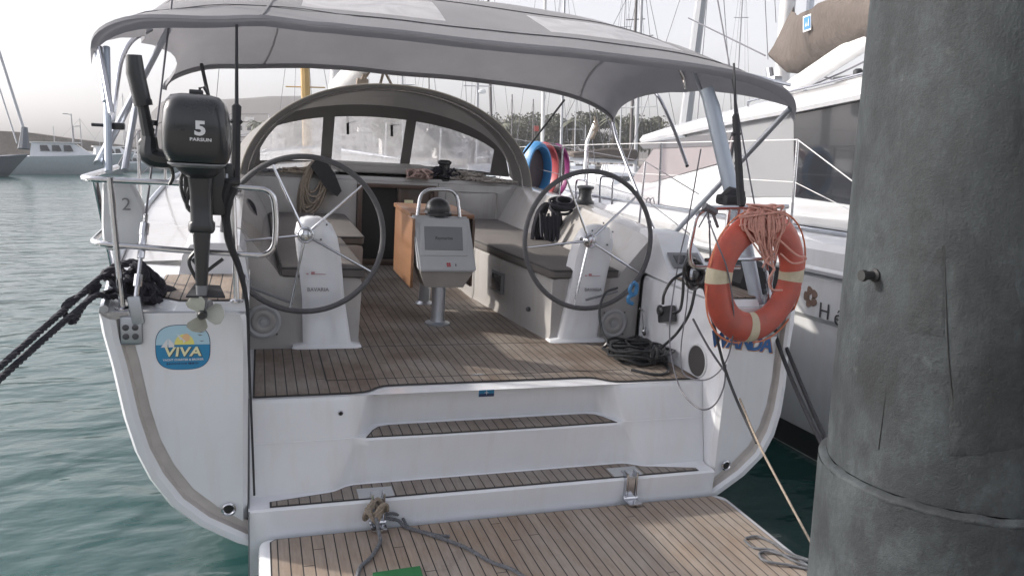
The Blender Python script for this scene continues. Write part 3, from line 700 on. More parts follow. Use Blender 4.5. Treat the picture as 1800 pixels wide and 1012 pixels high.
# speakers, foot braces on the bench ends
for s,px,py in ((-1,463,565),(1,1078,568)):
    c=bpY(px,py,4.428)
    m=MB(); m.lathe([(.098,0),(.098,.008),(.085,.014),(.070,.006),(.02,.004),(.018,.012),(.002,.014)],c,(0,-1,0),32); sp=m.build('loudspeaker','panel',yacht)
    m=MB(); m.torus(c+V(0,-.009,0),.05,.018,None,28,8,.25); m.build('speaker_cone','gelshade',sp)
    for k in range(4):
        a=PI/4+k*PI/2; m=MB(); m.sphere(c+V(math.cos(a)*.105,-.004,math.sin(a)*.105),.006,6); m.build('screw','screw',sp)
c=bpY(1018,500,4.3)
for s,pts in ((-1,[bpY(440,490,4.34),bpY(440,505,4.33),bpY(515,533,4.30)]),(1,[bpY(1085,512,4.34),bpY(1030,527,4.3)])):
    m=MB(); m.tube(pts,.008,8); m.build('foot_brace','panelmid',yacht)
# locker window in the starboard bench side
a=V(.495,5.15,.24)
m=MB(); m.box((.49,5.23,.235),(.02,.20,.16),.008,Matrix.Rotation(R_(7),3,'Z')); fr_=m.build('locker_port','panelmid',yacht)
m=MB(); m.box((.482,5.23,.235),(.014,.15,.115),.006,Matrix.Rotation(R_(7),3,'Z')); m.build('locker_glass','glassdark',fr_)
m=MB(); c=V(.555,4.72,.15); m.sphere(c,.018,10); m.build('locker_latch','screw',yacht)
# engine lever, oval fender-locker port on the starboard quarter wall
p0=bpX(1128,545,1.18); p1=bpX(1132,582,1.20)
m=MB(); m.tube([p0,p1],.007,8); m.tube([p0+V(0,-.03,0),p0+V(0,.03,.005)],.006,8); m.sphere(p1,.016,10); m.lathe([(.03,0),(.03,.008),(.02,.012)],p1+V(.01,.0,0),(-1,0,0),16); m.build('engine_lever','steel',yacht)
oc=bpX(1226,634,1.222); m=MB(); m.lathe([(.100,0),(.098,.006),(.090,.008),(.088,.002)],oc,(-1,0,0),36); ov=m.build('round_port','fender',yacht)
m=MB(); m.lathe([(.088,0),(.086,.0035)],oc-V(.0035,0,0),(-1,0,0),36); m.build('port_mesh','portdark',ov)
m=MB(); m.box(bpY(1043,581,4.427),(.10,.004,.10),.01); m.build('vent_plate','gelshade',yacht)

# winches
def winch(c,r=.055,h=.14,mat='steel'):
    m=MB(); m.lathe([(r*1.25,0),(r*1.25,.02),(r*.92,.035),(r*.78,h*.45),(r*.88,h*.78),(r*1.08,h*.84),(r*1.08,h*.93),(r*.7,h)],c,(0,0,1),24); return m.build('winch',mat,yacht)
winch(bpY(780,318,7.28),.062,.20,'black'); winch(V(1.36,5.75,.785),.065,.15,'black'); winch(V(-1.36,5.6,.785),.06,.14,'steel'); winch(bpY(562,318,7.5)+V(0,0,-.05),.055,.15,'black')

# sprayhood ------------------------------------------------------------
hood=MB()
def arch(y,hw,z0,zc,n=40,p=2.1,xc=.02,lean=0):
    out=[]
    for i in range(n+1):
        a=PI-PI*i/n; c_,s_=math.cos(a),math.sin(a)
        x=hw*(1 if c_>=0 else -1)*abs(c_)**(2/p); z=z0+(zc-z0)*abs(s_)**(2/p)
        out.append(V(xc+x,y-lean*(z-z0),z+.0*x))
    return out
def archrow(t):   # t 0 aft bow .. 1 top of the windscreen
    return arch(7.05+1.15*t+.15*t,1.34+.13*t,.70+.14*t,1.665-.12*t*t-.03*t,48,2.1,.02+.06*t)
R0=[archrow(t) for t in (0,.15,.3,.5,.7,.85,1)]
hood.loft(R0); 
hood_o=hood.build('sprayhood','hood',yacht,angle=60)
m=MB(); m.loft([[p+V(0,.0,.0) for p in R0[0]],[p+V(0,-.012,.0) for p in R0[0]],[V(.02+(p.x-.02)*.985,p.y+.01,.70+(p.z-.70)*.975) for p in R0[0]],[V(.02+(p.x-.02)*.93,p.y+.25,.70+(p.z-.70)*.95) for p in R0[0]]])
m.build('hood_facing','hood',hood_o)
m=MB(); m.tube([V(.02+(p.x-.02)*1.005,p.y-.005,.70+(p.z-.70)*1.003) for p in R0[0][1:-1]],.008,8); m.build('piped_edge','gull',hood_o)
m=MB(); m.tube([V(.02+(p.x-.02)*.965,p.y+.10,.70+(p.z-.70)*.966) for p in R0[0]],.012,8); m.build('hood_bow','steel',hood_o)
# windscreen panel with three clear windows
top=R0[-1]
def ztop(x):
    for a,b in zip(top[:-1],top[1:]):
        if a.x<=x<=b.x+1e-6 and b.x-a.x>1e-6: return a.z+(b.z-a.z)*(x-a.x)/(b.x-a.x)
    return .84
def wpt(x,t):
    zt=ztop(x); z=.83+t*(zt-.83); u=abs(x-.08)/1.47
    return V(x,8.35+.42*(1-t)*(1-u**3)-.10*u*u*0,z)
wins=[(-1.15,-.52),(-.40,.36),(.47,1.36)]
xs=sorted(set([-1.389,-1.3,-1.22]+[a+(b-a)*k/14 for a,b in wins for k in range(15)]+[1.44,1.5,1.549]))
t0,t1=.09,.82
ts=[0,t0]+[t0+(t1-t0)*k/10 for k in range(1,11)]+[.90,1]
def inwin(x,t):
    if not(t0<t<t1): return -1
    for i,(a,b) in enumerate(wins):
        if a<x<b:
            zc=.83+t*(ztop(x)-.83)
            return i
    return -1
fab=MB(); wm=[MB() for _ in wins]
for i in range(len(xs)-1):
    for j in range(len(ts)-1):
        xm=(xs[i]+xs[i+1])/2; tm=(ts[j]+ts[j+1])/2; k=inwin(xm,tm)
        q=[wpt(xs[i],ts[j]),wpt(xs[i+1],ts[j]),wpt(xs[i+1],ts[j+1]),wpt(xs[i],ts[j+1])]
        (fab if k<0 else wm[k]).add(q,[(0,1,2,3)])
def weld(mb,d=.0005):
    b=bmesh.new(); vs=[b.verts.new(v) for v in mb.v]
    for f in mb.f: b.faces.new([vs[i] for i in f])
    bmesh.ops.remove_doubles(b,verts=b.verts,dist=d); r=MB(); r.bm(b); return r
weld(fab).build('windscreen_fabric','hoodpost',hood_o)
for w_ in wm: weld(w_).build('clear_window','vinyl',hood_o)
for x in (-.26,.21): m=MB(); m.box(wpt(x,.68)+V(0,-.02,0),(.028,.008,.20),.002,Matrix.Rotation(R_(-20),3,'X')); m.build('hanging_strap','strap',hood_o)

# bimini -----------------------------------------------------------------
XC=-.07
def bow(y,hw,zs,zc,n=36,p=4.2,q=2.0):
    out=[]
    for i in range(n+1):
        u=-1+2*i/n; uu=math.sin(u*PI/2)
        x=XC+hw*uu; z=zs+(zc-zs)*max(0,1-abs(uu)**p)**(1/q)
        out.append(V(x,y,z))
    return out
def bimrow(v):      # v=0 aft bow, 1 ridge, 2 front bow
    if v<=1:
        t=v; s_=math.sin(t*PI/2)*.35+t*.65
        y=3.72+1.12*t; hw=1.775-.10*math.sin(PI*t)-.05*t; zs=1.535+(1.66-1.535)*t+.05*math.sin(PI*t); zc=1.735+(2.10-1.735)*s_
        p=5-1.8*t; q=2.3
    else:
        t=v-1; s_=t*.7+.3*(1-math.cos(t*PI/2))
        y=4.84+1.12*t+.0*t; hw=1.725-.13*math.sin(PI*t)-.0*t; zs=1.66+(1.455-1.66)*t+.06*math.sin(PI*t); zc=2.10+(1.70-2.10)*s_
        p=3.2-.2*t; q=2.2
    r=bow(y,hw,zs,zc,48,p,q)
    # scalloped front edge
    if v>1: r=[V(p_.x,p_.y+.0-.22*(v-1)**3*(1-min(1,(abs(p_.x-XC)/1.6)**2)),p_.z) for p_ in r]
    return [p_+V(0,0,.014*noise.noise(p_*2.1)+(.016*noise.noise(V(p_.x*4+p_.y*5,p_.y*1.5,0)) if p_.x<-.8 else 0)) for p_ in r]
VS=[k/9 for k in range(19)]
BR=[bimrow(v) for v in VS]
def brc(u,v):      # u in -1..1 , v 0..2
    r=bimrow(v); i=(math.asin(max(-1,min(1,u)))/(PI/2)+1)/2*48; k=min(47,int(i)); return r[k].lerp(r[k+1],i-k)
fab=MB(); wl=MB(); wr_=MB()
us=sorted(set([math.sin((-1+2*i/48)*PI/2) for i in range(49)]+[-.54,-.12,.22,.70]))
vs_=sorted(set([k/9 for k in range(19)]+[.24,.60]))
grid=[[brc(u,v) for u in us] for v in vs_]
for j in range(len(vs_)-1):
    for i in range(len(us)-1):
        um=(us[i]+us[i+1])/2; vm=(vs_[j]+vs_[j+1])/2; t=fab
        if .24<vm<.60:
            k=(vm-.24)/.36
            if -.54<um<-.12: t=wl
            elif .22<um<.70: t=wr_
        t.add([grid[j][i],grid[j][i+1],grid[j+1][i+1],grid[j+1][i]],[(0,1,2,3)])
bim=weld(fab).build('bimini_top','canvas',yacht,angle=70)
for w_ in (wl,wr_): weld(w_).build('roof_window','roofvinyl',bim)
m=MB(); m.loft([[p+V(0,-.004,.004) for p in BR[0]],[p+V(0,-.018,-.012) for p in BR[0]],[p+V(0,-.012,-.045-.03*(abs(p.x-XC)/1.775)**8) for p in BR[0]],[p+V(0,.03,-.035) for p in BR[0]]]); m.build('hemmed_sleeve','canvas',bim)
m=MB(); m.tube([p+V(0,-.005,-.016) for p in BR[-1]],.016,8); m.build('hemmed_sleeve','canvas',bim)
m=MB(); m.tube([BR[9][k]+V(0,0,-.028) for k in range(1,48)],.0135,8); m.build('frame_bow','steel',bim)
for uu in (-.62,.80):
    m=MB(); m.tube([brc(uu,v/8)+V(0,0,.004) for v in range(0,17)],.002,5,flat=3); m.build('canvas_seam','canvas',bim)
for vv in (.16,.68): m=MB(); m.tube([brc(-.97+1.94*i/40,vv)+V(0,0,.003) for i in range(41)],.0022,5,flat=3); m.build('canvas_seam','canvas',bim)
# corner drops of cloth
def tubes(name,pts,r,mat='steel',sm=0,par=None):
    m=MB(); m.tube(pts,r,10,smooth=sm); return m.build(name,mat,par or bim)
tubes('frame_leg',[BR[0][48]+V(-.03,0,0),V(1.55,4.80,.56)],.0165,'alu')
tubes('frame_leg',fillet([BR[-1][47]+V(0,0,-.02),bpX(1084,245,1.60),bpX(1121,340,1.57),bpX(1161,430,1.55)],.12),.0125)
tubes('frame_leg',fillet([bpX(1135,150,1.60),bpX(1158,168,1.60),bpX(1188,235,1.58),bpX(1208,292,1.56)],.12),.0125)
tubes('support_strut',[bpY(1213,108,4.45),bpY(1240,180,4.1),bpY(1246,208,4.0)],.0125,'alu')
tubes('frame_leg',[BR[0][0]+V(.03,0,.0),bpY(196,200,3.55)],.0125)
tubes('frame_leg',fillet([bpY(265,52,4.7),bpY(230,70,4.55),bpY(212,105,4.4),bpY(205,150,4.2),bpY(198,215,3.9)],.1),.0125)
tubes('support_strut',[bpY(296,52,4.75),bpY(172,288,3.48)],.0165,'alu')
tubes('support_strut',[bpY(240,178,3.9),bpY(219,300,3.5)],.0135,'alu')
tubes('support_strut',[bpY(1262,118,4.1),bpY(1390,150,3.75)],.010,'alu')
tubes('frame_leg',[bpY(187,84,3.75),bpY(191,302,3.47)],.015,'bluealu')
tubes('support_strut',[bpY(172,92,3.72),bpY(186,178,3.6)],.013,'alu')
m=MB(); c=bpY(208,222,3.62); m.box(c,(.05,.05,.03),.008); m.tube([c+V(-.10,0,.0),c],.007,8); m.build('clamp_handle','black',bim)
# webbing straps with padded lower half
for top_,mid,bot in (((416,44),(416,183),(413,325)),((1290,112),(1293,200),(1303,362))):
    a,b_,c_=bpY(*top_,3.70),bpY(*mid,3.56),bpY(*bot,3.45)
    m=MB(); m.tube([a,b_],[.006,.008],6); m.tube([b_,b_.lerp(c_,.03),b_.lerp(c_,.25),c_],[.010,.02,.018,.021],8); m.sphere(b_.lerp(c_,.22),.028,8,(1,.6,.5)); m.build('hold_down_strap','strap',bim)
a=bpY(1012,110+60,5.7); tubes('hold_down_strap',[bpX(992,176,1.45),bpX(905,290,1.30)],.010,'strap')
tubes('hold_down_strap',[bpY(354,112,5.9),bpY(366,168,5.4)],.012,'strap')

# pushpits and chainplates -------------------------------------------------
pt=lambda x,y,Y_=3.45: bpY(x,y,Y_)
m=MB()
m.tube(fillet([V(-1.86,4.35,1.0),V(-1.86,3.46,1.005),pt(330,323),pt(480,333),pt(486,385),pt(482,450),pt(330,441),V(-1.83,3.46,.745),V(-1.86,4.0,.735)],.09,7),.0125,10)
m.build('pushpit','steel',yacht)
m=MB()
for a_,b_ in ((V(-1.72,3.455,.47),pt(193,312)),(V(-1.84,4.05,.48),V(-1.86,3.75,1.0)),(V(-1.27,3.46,.50),pt(408,318))):
    m=MB(); m.tube([a_,b_],.013,10); m.lathe([(.03,0),(.03,.006),(.016,.012)],a_-V(0,0,.002),(0,0,1),14); m.build('pushpit_post','steel',yacht)
m=MB(); m.tube(fillet([pt(1240,366),pt(1385,363)],.05),.0125,10)
m.tube(fillet([pt(1243,366),pt(1224,378),pt(1210,445),pt(1216,470),pt(1300,470)],.06,6),.0125,10)
m.tube([pt(1282,366),pt(1262,520)],.012,8); m.tube([pt(1300,366),pt(1272,470)],.012,8); m.tube([pt(1240,457),pt(1345,455)],.011,8)
m.tube([pt(1378,366),V(1.50,3.47,.47)],.0125,8)
m.build('pushpit','steel',yacht)
def chainplate(c,tgt,s=1):
    C=Vector(c); d=(Vector(tgt)-C).normalized()
    m=MB(); m.box(C+V(-.02*s,-.012,-.075),(.085,.012,.12),.012); m.box(C+V(0,-.014,.01),(.05,.014,.12),.01,Matrix.Rotation(R_(-8*s),3,'Y')); m.build('chainplate','alu',yacht)
    for i in (-1,1):
        for j in (0,1): m=MB(); m.lathe([(.013,0),(.013,.004),(.006,.006)],C+V(-.022*s+i*.018,-.018,-.10+j*.038),(0,-1,0),12); m.build('chainplate_bolt','screw',yacht)
    m=MB(); e=C+V(0,-.01,.06); m.tube([e,e+d*.05],.010,8); m.tube([e+d*.05,e+d*.10],.017,10); m.tube([e+d*.08,e+d*.30],.0085,8); m.tube([e+d*.17,e+d*.27],.015,10); m.tube([e+d*.27,e+d*.32],.019,10); m.tube([e+d*.32,e+d*.36],.010,8); m.build('backstay_turnbuckle','steel',yacht)
    m=MB(); m.tube([e+d*.34,Vector(tgt)],.0045,6); m.build('backstay','wire',yacht)
MASTTOP=V(0,11,19)
chainplate(bpY(240,548,3.40),MASTTOP,1); chainplate((1.47,3.40,.44),MASTTOP,-1)

# mast and boom -------------------------------------------------------------
m=MB(); m.tube([V(-.15,11,.85),V(-.12,11,19.2)],.085,16,flat=.75); m.build('mast','mastwhite',yacht)
m=MB(); m.tube([bpY(590,158,10.4),bpY(655,92,7.4)],[.125,.125],18,flat=.8); m.build('boom','mastwhite',yacht)
m=MB(); 
for a,b_ in (((645,118),(632,150)),((672,118),(690,152)),((655,118),(640,140)),((676,120),(668,150))): m.tube([bpY(*a,7.9),bpY(*b_,8.0)],.014,6)
m.box(bpY(637,146,8.0),(.12,.07,.09),.02)
m.build('mainsheet','tanrope',yacht)
for sgn in (-1,1):
    m=MB(); m.tube([V(sgn*1.75,10.8,.68),V(sgn*1.0,11.1,9),V(-.12,11,18)],.004,5); m.build('shroud','wire',yacht)
# guardrail stanchions with wires, port and starboard
m=MB()
for s in (-1,1):
    P=[]
    for (y,b) in ((5.9,1.96),(7.9,2.0),(9.9,1.93),(11.9,1.55),(13.7,.98)):
        zb=.54+(y-5.6)*.03; m=MB(); m.tube([V(s*b,y,zb),V(s*b,y,zb+.60)],.011,8); m.build('guardrail_post','steel',yacht)
for s in (-1,1):
    P=[V(s*b,y,.54+(y-5.6)*.03+.60) for (y,b) in ((5.9,1.96),(7.9,2.0),(9.9,1.93),(11.9,1.55),(13.7,.98))]
    P0=V(-1.86,4.35,1.0) if s<0 else V(1.70,4.6,.98)
    for dz in (0,.30): m=MB(); m.tube([p-V(0,0,dz) for p in [P0]+P],.004,5); m.build('guardrail_wire','wire',yacht)

# lettering: round sticker, yacht name -----------------------------------
sc=(bpY(273,610,3.40)+bpY(370,610,3.40))/2; SW=abs(bpY(370,610,3.4).x-bpY(273,610,3.4).x)/2; SH=abs(bpY(321,571,3.4).z-bpY(321,650,3.4).z)/2
def stk(yoff,k,zlo=-1,zhi=1):
    pts=[]
    for i in range(64):
        a=2*PI*i/64; c_,s_=math.cos(a),math.sin(a)
        e=2/3.0
        x=SW*k*(1 if c_>0 else -1)*abs(c_)**e; z=SH*k*(1 if s_>0 else -1)*abs(s_)**e
        pts.append((x,z))
    pts=[(x,max(zlo*SH,min(zhi*SH,z))) for x,z in pts]
    return [V(sc.x+x,3.40-yoff,sc.z+z) for x,z in pts]
m=MB(); m.prism(stk(.0015,1.0),V(0,.001,0)); stick=m.build('charter_sticker','navy',yacht)
m=MB(); m.prism(stk(.0030,.975,.12,1.2),V(0,.001,0)); m.build('sticker_sky','skyblue',stick)
m=MB(); m.prism(stk(.0030,.975,-1.2,.115),V(0,.001,0)); m.build('sticker_sea','seablue',stick)
def disc(cx_,cz_,rx,rz,yoff,a0=0,a1=2*PI,n=24): return [V(sc.x+cx_*SW+math.cos(a0+(a1-a0)*i/n)*rx*SW,3.40-yoff,sc.z+cz_*SH+math.sin(a0+(a1-a0)*i/n)*rz*SH) for i in range(n+(0 if a1-a0>6 else 1))]
m=MB(); m.prism(disc(.05,.13,.36,.46,.0042,0,PI),V(0,.001,0)); m.build('sticker_sun','yellow',stick)
m=MB(); m.prism(disc(.12,.44,.14,.17,.0054),V(0,.001,0)); m.build('sticker_sun_core','peach',stick)
def tri(pts,yoff): return [V(sc.x+x*SW,3.40-yoff,sc.z+z*SH) for x,z in pts]
m=MB(); m.prism(tri([(-.80,.02),(-.62,.30),(-.55,.40),(-.56,.02)],.0054),V(0,.001,0)); m.prism(tri([(-.53,.02),(-.52,.42),(-.32,.16),(-.32,.02)],.0054),V(0,.001,0))
m.prism(tri([(-.22,.62),(.02,.38),(-.10,.34)],.0066),V(0,.001,0)); m.prism(tri([(-.02,.38),(.10,.30),(.02,.20)],.0066),V(0,.001,0)); m.build('sticker_sails','letterwhite',stick)
m=MB(); m.prism(tri([(.52,.58),(.72,.54),(.62,.50)],.0044),V(0,.001,0)); m.prism(tri([(.60,.28),(.78,.29),(.68,.24)],.0044),V(0,.001,0)); m.prism(tri([(.45,.72),(.80,.66),(.62,.64)],.0044),V(0,.001,0)); m.build('sticker_gulls','panelmid',stick)
def TM(x,y,z): return Matrix.Translation(V(x,y,z))@Matrix.Rotation(R_(90),4,'X')
m=MB(); m.text('VIVA',SH*.56,TM(sc.x-.0*SW,3.3945,sc.z-.22*SH),'x',.0006,.045,.12,1.05,1.18); m.build('sticker_name_shadow','charcoal',stick)
m=MB(); m.text('VIVA',SH*.56,TM(sc.x-.02*SW,3.3930,sc.z-.20*SH),'x',.0006,.028,.12,1.05,1.18); m.build('sticker_name','cream',stick)
m=MB(); m.text('YACHT CHARTER & BROKER',SH*.125,TM(sc.x,3.3945,sc.z-.54*SH),'x',.0004,.02,0,1.0,1.0); m.build('sticker_strapline','letterwhite',stick)
m=MB(); xx=-.58
while xx<.55:
    w_=random.choice((.03,.05,.07)); m.box((sc.x+xx*SW,3.3950,sc.z-.71*SH),(w_*SW,.0006,SH*random.uniform(.05,.09))); xx+=w_+.035
m.build('sticker_small_print','navy',stick)
nl=bpY(1256,596,3.40); nr=bpY(1352,607,3.40); nc=(nl+nr)/2; ang=math.atan2(nr.z-nl.z,nr.x-nl.x)
for k,(ch,t) in enumerate(zip('WANDA',(.09,.33,.55,.75,.95))):
    p=nl.lerp(nr,t); 
    m=MB(); m.text(ch,.112,TM(p.x+.006,3.3965,p.z-.004)@Matrix.Rotation(ang,4,'Z'),'x',.0006,.05); nm=m.build('name_letter_edge','nameorange',yacht)
    m=MB(); m.text(ch,.112,TM(p.x,3.395,p.z)@Matrix.Rotation(ang,4,'Z'),'x',.0006,.035); m.build('name_letter','nameblue',nm)

# ================================================================== LOOSE THINGS ON THE YACHT
# outboard motor on the port pushpit -----------------------------------------
Y0=3.27
def ob(px,py,dy=0): return bpY(px,py,Y0+dy)
cc=ob(348,225); om=thing('outboard_motor','black outboard motor marked 5 clamped upright on the left stern rail','outboard motor',ob(350,330))
def rr(cx_,cz_,yc,hx,hy,r,n=6,skew=0):       # rounded rectangle in the x-y plane at height cz_
    out=[]
    for (sx,sy,a0) in ((1,-1,-90),(1,1,0),(-1,1,90),(-1,-1,180)):
        for k in range(n+1):
            a=R_(a0+90*k/n); out.append(V(cx_+sx*(hx-r)+r*math.cos(a)+skew, yc+sy*(hy-r)+r*math.sin(a), cz_))
    return out
def obloft(rows,name,mat,par=om,ang=40,capb=True):
    m=MB(); m.loft([rr(ob(cx_,z).x,ob(cx_,z).z,Y0+yo,abs(ob(cx_+w/2,z).x-ob(cx_-w/2,z).x)/2,hy,r) for (cx_,z,w,hy,r,yo) in rows],closed=True,capa=True,capb=capb)
    return m.build(name,mat,par,angle=ang)
cowl=obloft([(350,288,86,.11,.05,0),(350,282,104,.145,.05,0),(349,262,116,.165,.05,0),(348,225,115,.17,.05,0),(347,196,109,.165,.05,0),(346,180,100,.15,.05,0),(345,170,84,.12,.045,.0),(344,166,50,.07,.03,0)],'cowling','cowl')
obloft([(349,292,88,.12,.05,.0),(349,287,100,.145,.05,.0),(349,284.5,100,.145,.05,.0)],'cowl_seal','panelmid')
m=MB(); m.box(ob(345,163),(.05,.04,.022),.006); m.tube([ob(350,166),ob(351,155),ob(358,153),ob(366,166)],.006,6); m.build('starter_handle','black',om)
TT=lambda px,py,dy: Matrix.Translation(ob(px,py)+V(0,dy,0))@Matrix.Rotation(R_(90),4,'X')
m=MB(); m.text('5',.070,TT(357,226,-.174),'x',.0006,.045,0,1,1.15); m.build('power_number','letterwhite',cowl)
m=MB(); m.text('PARSUN',.0165,TT(358,244,-.174),'x',.0006,.03,0,1.05,1.2); m.build('maker_name','letterwhite',cowl)
obloft([(352,312,40,.06,.03,0),(352,300,72,.09,.04,0),(350,288,88,.11,.05,0)],'lower_cowl','black')
obloft([(355,408,40,.045,.025,0),(355,404,46,.05,.025,0),(355,392,46,.05,.025,0),(355,388,38,.045,.02,0),(353,335,38,.05,.02,0),(352,310,42,.055,.02,0)],'swivel_tube','black')
obloft([(355,500,20,.05,.015,0),(355,460,23,.055,.015,0),(355,406,31,.05,.015,0)],'drive_leg','black')
m=MB(); a=ob(362,507); m.hexa([a+V(-.07,-.07,-.022),a+V(.075,-.05,-.03),a+V(.05,.12,-.02),a+V(-.05,.12,-.012),a+V(-.07,-.07,-.014),a+V(.075,-.05,-.022),a+V(.05,.12,-.012),a+V(-.05,.12,-.004)])
m.build('anti_ventilation_plate','strap',om)
obloft([(356,540,14,.05,.012,.0),(356,520,18,.06,.014,0),(355,498,20,.055,.015,0)],'gearcase_leg','panelmid')
m=MB(); c=ob(357,546); m.lathe([(.006,-.06),(.022,-.03),(.026,.03),(.020,.10),(.008,.14)],c,(.15,1,.05),16); m.build('gearcase','panelmid',om)
pr=MB(); c=ob(357,547)+V(0,-.05,0); pr.lathe([(.014,0),(.020,.012),(.020,.04)],c+V(0,-.03,0),(0,1,0),14); 
prop=pr.build('propeller','black',om)
for a,l in ((118,1.0),(0,1.05),(-112,1.0)):
    a=R_(a); d=V(math.cos(a),0,math.sin(a)); n_=V(-math.sin(a),0,math.cos(a)); m=MB(); rows=[]
    for t,w,tw in ((.12,.016,.9),(.35,.034,.7),(.6,.046,.55),(.85,.040,.45),(1,.014,.4)):
        o_=c+d*(t*.078*l); wv=n_*math.cos(tw)*w+V(0,1,0)*math.sin(tw)*w
        rows.append([o_-wv,o_-wv*.5+V(0,-.004,0),o_+wv*.5+V(0,-.004,0),o_+wv,o_+wv*.5+V(0,.003,0),o_-wv*.5+V(0,.003,0)])
    m.loft(rows,closed=True,capa=True,capb=True); m.build('propeller_blade','prop',prop)
# tiller handle folded up on the left
m=MB(); m.tube([ob(235,97),ob(238,128),ob(250,178)],[.028,.033,.032],12); m.tube([ob(250,176),ob(252,186)],[.034,.034],12); ti=m.build('tiller_grip','black',om)
m=MB(); m.tube([ob(250,182),ob(262,245),ob(266,262)],[.021,.024,.026],10); m.tube([ob(262,240),ob(264,272),ob(292,281),ob(312,276)],[.028,.042,.036,.03],10,smooth=4); m.sphere(ob(253,252),.022,10); m.build('tiller_arm','black',om)
m=MB(); m.tube([ob(262,232),ob(271,226)],.008,8); m.lathe([(.014,0),(.014,.02)],ob(271,221),(0,0,1),12); m.build('shift_knob','black',om)
m=MB()
m.box(ob(374,335,.10),(.10,.07,.20),.02); m.box(ob(397,325,.16),(.06,.05,.18),.012); m.box(ob(330,325,.13),(.03,.05,.12),.01); m.tube([ob(330,322,.1),ob(420,320,.12)],.018,10); m.tube([ob(333,330),ob(328,360),ob(336,372)],.008,6,smooth=3)
m.build('clamp_bracket','black',om)
m=MB(); m.box(ob(396,318,.12),(.022,.012,.06),.003); m.build('clamp_plate','alu',om)
for pts in ([(300,290),(304,310),(298,325)],[(325,290),(318,318),(322,345),(333,368)],[(338,455),(352,475),(350,498)],[(345,440),(332,460),(345,490),(352,500)],[(360,480),(372,470),(392,455)]): m=MB(); m.tube([ob(x,y,.0) for x,y in pts],.007,6,smooth=5); m.build('control_cable','black',om)
# fuel hose down to the platform and cable run
hose=MB(); hose.tube([ob(402,320,.08),ob(395,345,.08),ob(397,385,.1),ob(405,430,.1),ob(420,470,.1),ob(432,520,.1),ob(436,560,.1),ob(438,640,.13),bpY(443,760,3.375),bpY(447,870,3.36)],[.016,.018,.018,.016,.013,.009,.007,.006,.005,.005],8,smooth=5)
hose.tube([ob(412,330,.08),ob(401,360,.08),ob(398,410,.1),ob(408,445,.1),ob(425,480,.1),ob(434,530,.1)],[.015,.016,.012,.010,.008,.006],8,smooth=5)
tag(hose.build('fuel_hose','strap',None,ob(402,320,.08)),'black hose hanging from the outboard motor down the white quarter','hose')

# old white cover board on the port rail
m=MB(); pts=[(181,314),(228,312),(240,335),(255,365),(257,395),(252,430),(200,440),(184,435),(180,400)]
poly=fillet([bpY(x,y,3.60) for x,y in pts]+[bpY(181,314,3.60)],.05,4)[:-1]
cc_=sum(poly,V(0,0,0))/len(poly)
m.loft([[cc_+(p-cc_)*.9+V(0,-.035,0) for p in poly],[p+V(0,-.02,0) for p in poly],[p+V(0,.03,0) for p in poly],[cc_+(p-cc_)*.9+V(0,.045,0) for p in poly]],closed=True,capa=True,capb=True)
hb=m.build('horseshoe_lifebuoy','fender',None,cc_); tag(hb,'white horseshoe lifebuoy in a faded cover marked 2, hanging on the left stern rail','lifebuoy')
m=MB(); m.text('2',.075,Matrix.Translation(bpY(222,360,3.555))@Matrix.Rotation(R_(90),4,'X'),'x',.0006,.0); m.box(bpY(215,383,3.575),(.10,.003,.003)); m.build('cover_number','faint',hb)

# heap of black mooring rope on the port quarter and the two lines to the quay
m=MB()
rnd=random.Random(3)
def zq(px,py): return bpY(px,py,3.55)
def heap(px0,px1,py0,py1,n,R,ydep=(3.5,3.75)):
    pts=[]
    for i in range(n):
        a=i*1.9+rnd.random()*.8
        u=.5+.5*math.cos(a)*(.55+.45*rnd.random()); v=.5+.5*math.sin(a*1.07)*(.5+.5*rnd.random())
        p=bpY(px0+(px1-px0)*u, py0+(py1-py0)*v, ydep[0]+(ydep[1]-ydep[0])*rnd.random())
        p.z=max(p.z,.47+R); pts.append(p)
    return pts
m.rope(heap(178,258,468,520,16,.014),.017,7)
m.rope(heap(200,285,480,535,18,.014),.017,7)
m.rope(heap(225,262,462,500,9,.014,(3.45,3.6)),.017,7)
m.rope([zq(180,490),zq(200,470),zq(240,462),zq(265,480),zq(285,500),zq(282,525),zq(255,540)],.018,7)
m.sphere(V(-1.62,3.66,.50),.09,12,(1.1,.7,.4))
m.rope(heap(222,285,476,530,16,.014,(3.5,3.7)),.015,7)
m.rope(heap(235,288,486,536,14,.014,(3.46,3.62)),.015,7)
m.rope([bpY(226+26*math.cos(a*.7)+a*1.6,500+22*math.sin(a*.7),3.47+.01*a) for a in range(0,26)],.014,4)

ro=m.build('mooring_rope_heap','blackrope',None,V(-1.7,3.55,.47)); tag(ro,'heap of thick black mooring rope coiled on the left stern corner','mooring rope')
m=MB()
cl=V(-1.76,3.5,.50)
e1=BOAT.inverted()@wpD(-60,718,2.35); e0=BOAT.inverted()@V(-2.8,.5,.84); q0=bpY(118,540,3.3); e2=BOAT.inverted()@wpD(-60,700,2.5)
m.rope([bpY(215,500,3.6),bpY(185,485,3.55),bpY(160,502,3.45),q0,q0.lerp(e0,.1),q0.lerp(e0,.3),q0.lerp(e0,.6),e0],.0128,8)
m.rope([bpY(230,520,3.6),bpY(190,522,3.5),bpY(168,520,3.4),bpY(126,554,3.26),q0.lerp(e0,.12)+V(.01,0,-.03),q0.lerp(e0,.3)+V(.01,0,-.035),q0.lerp(e0,.6)+V(.02,0,-.03),e0+V(.05,0,0)],.0128,8)
m.rope([bpY(175,500,3.5),bpY(140,520,3.4),bpY(118,532,3.32),bpY(112,548,3.3),bpY(128,566,3.3),bpY(145,540,3.4)],.013,8,closed=True)
tag(m.build('stern_mooring_line','blackrope',None,cl),'doubled black mooring line running from the left stern corner out of frame','mooring rope')
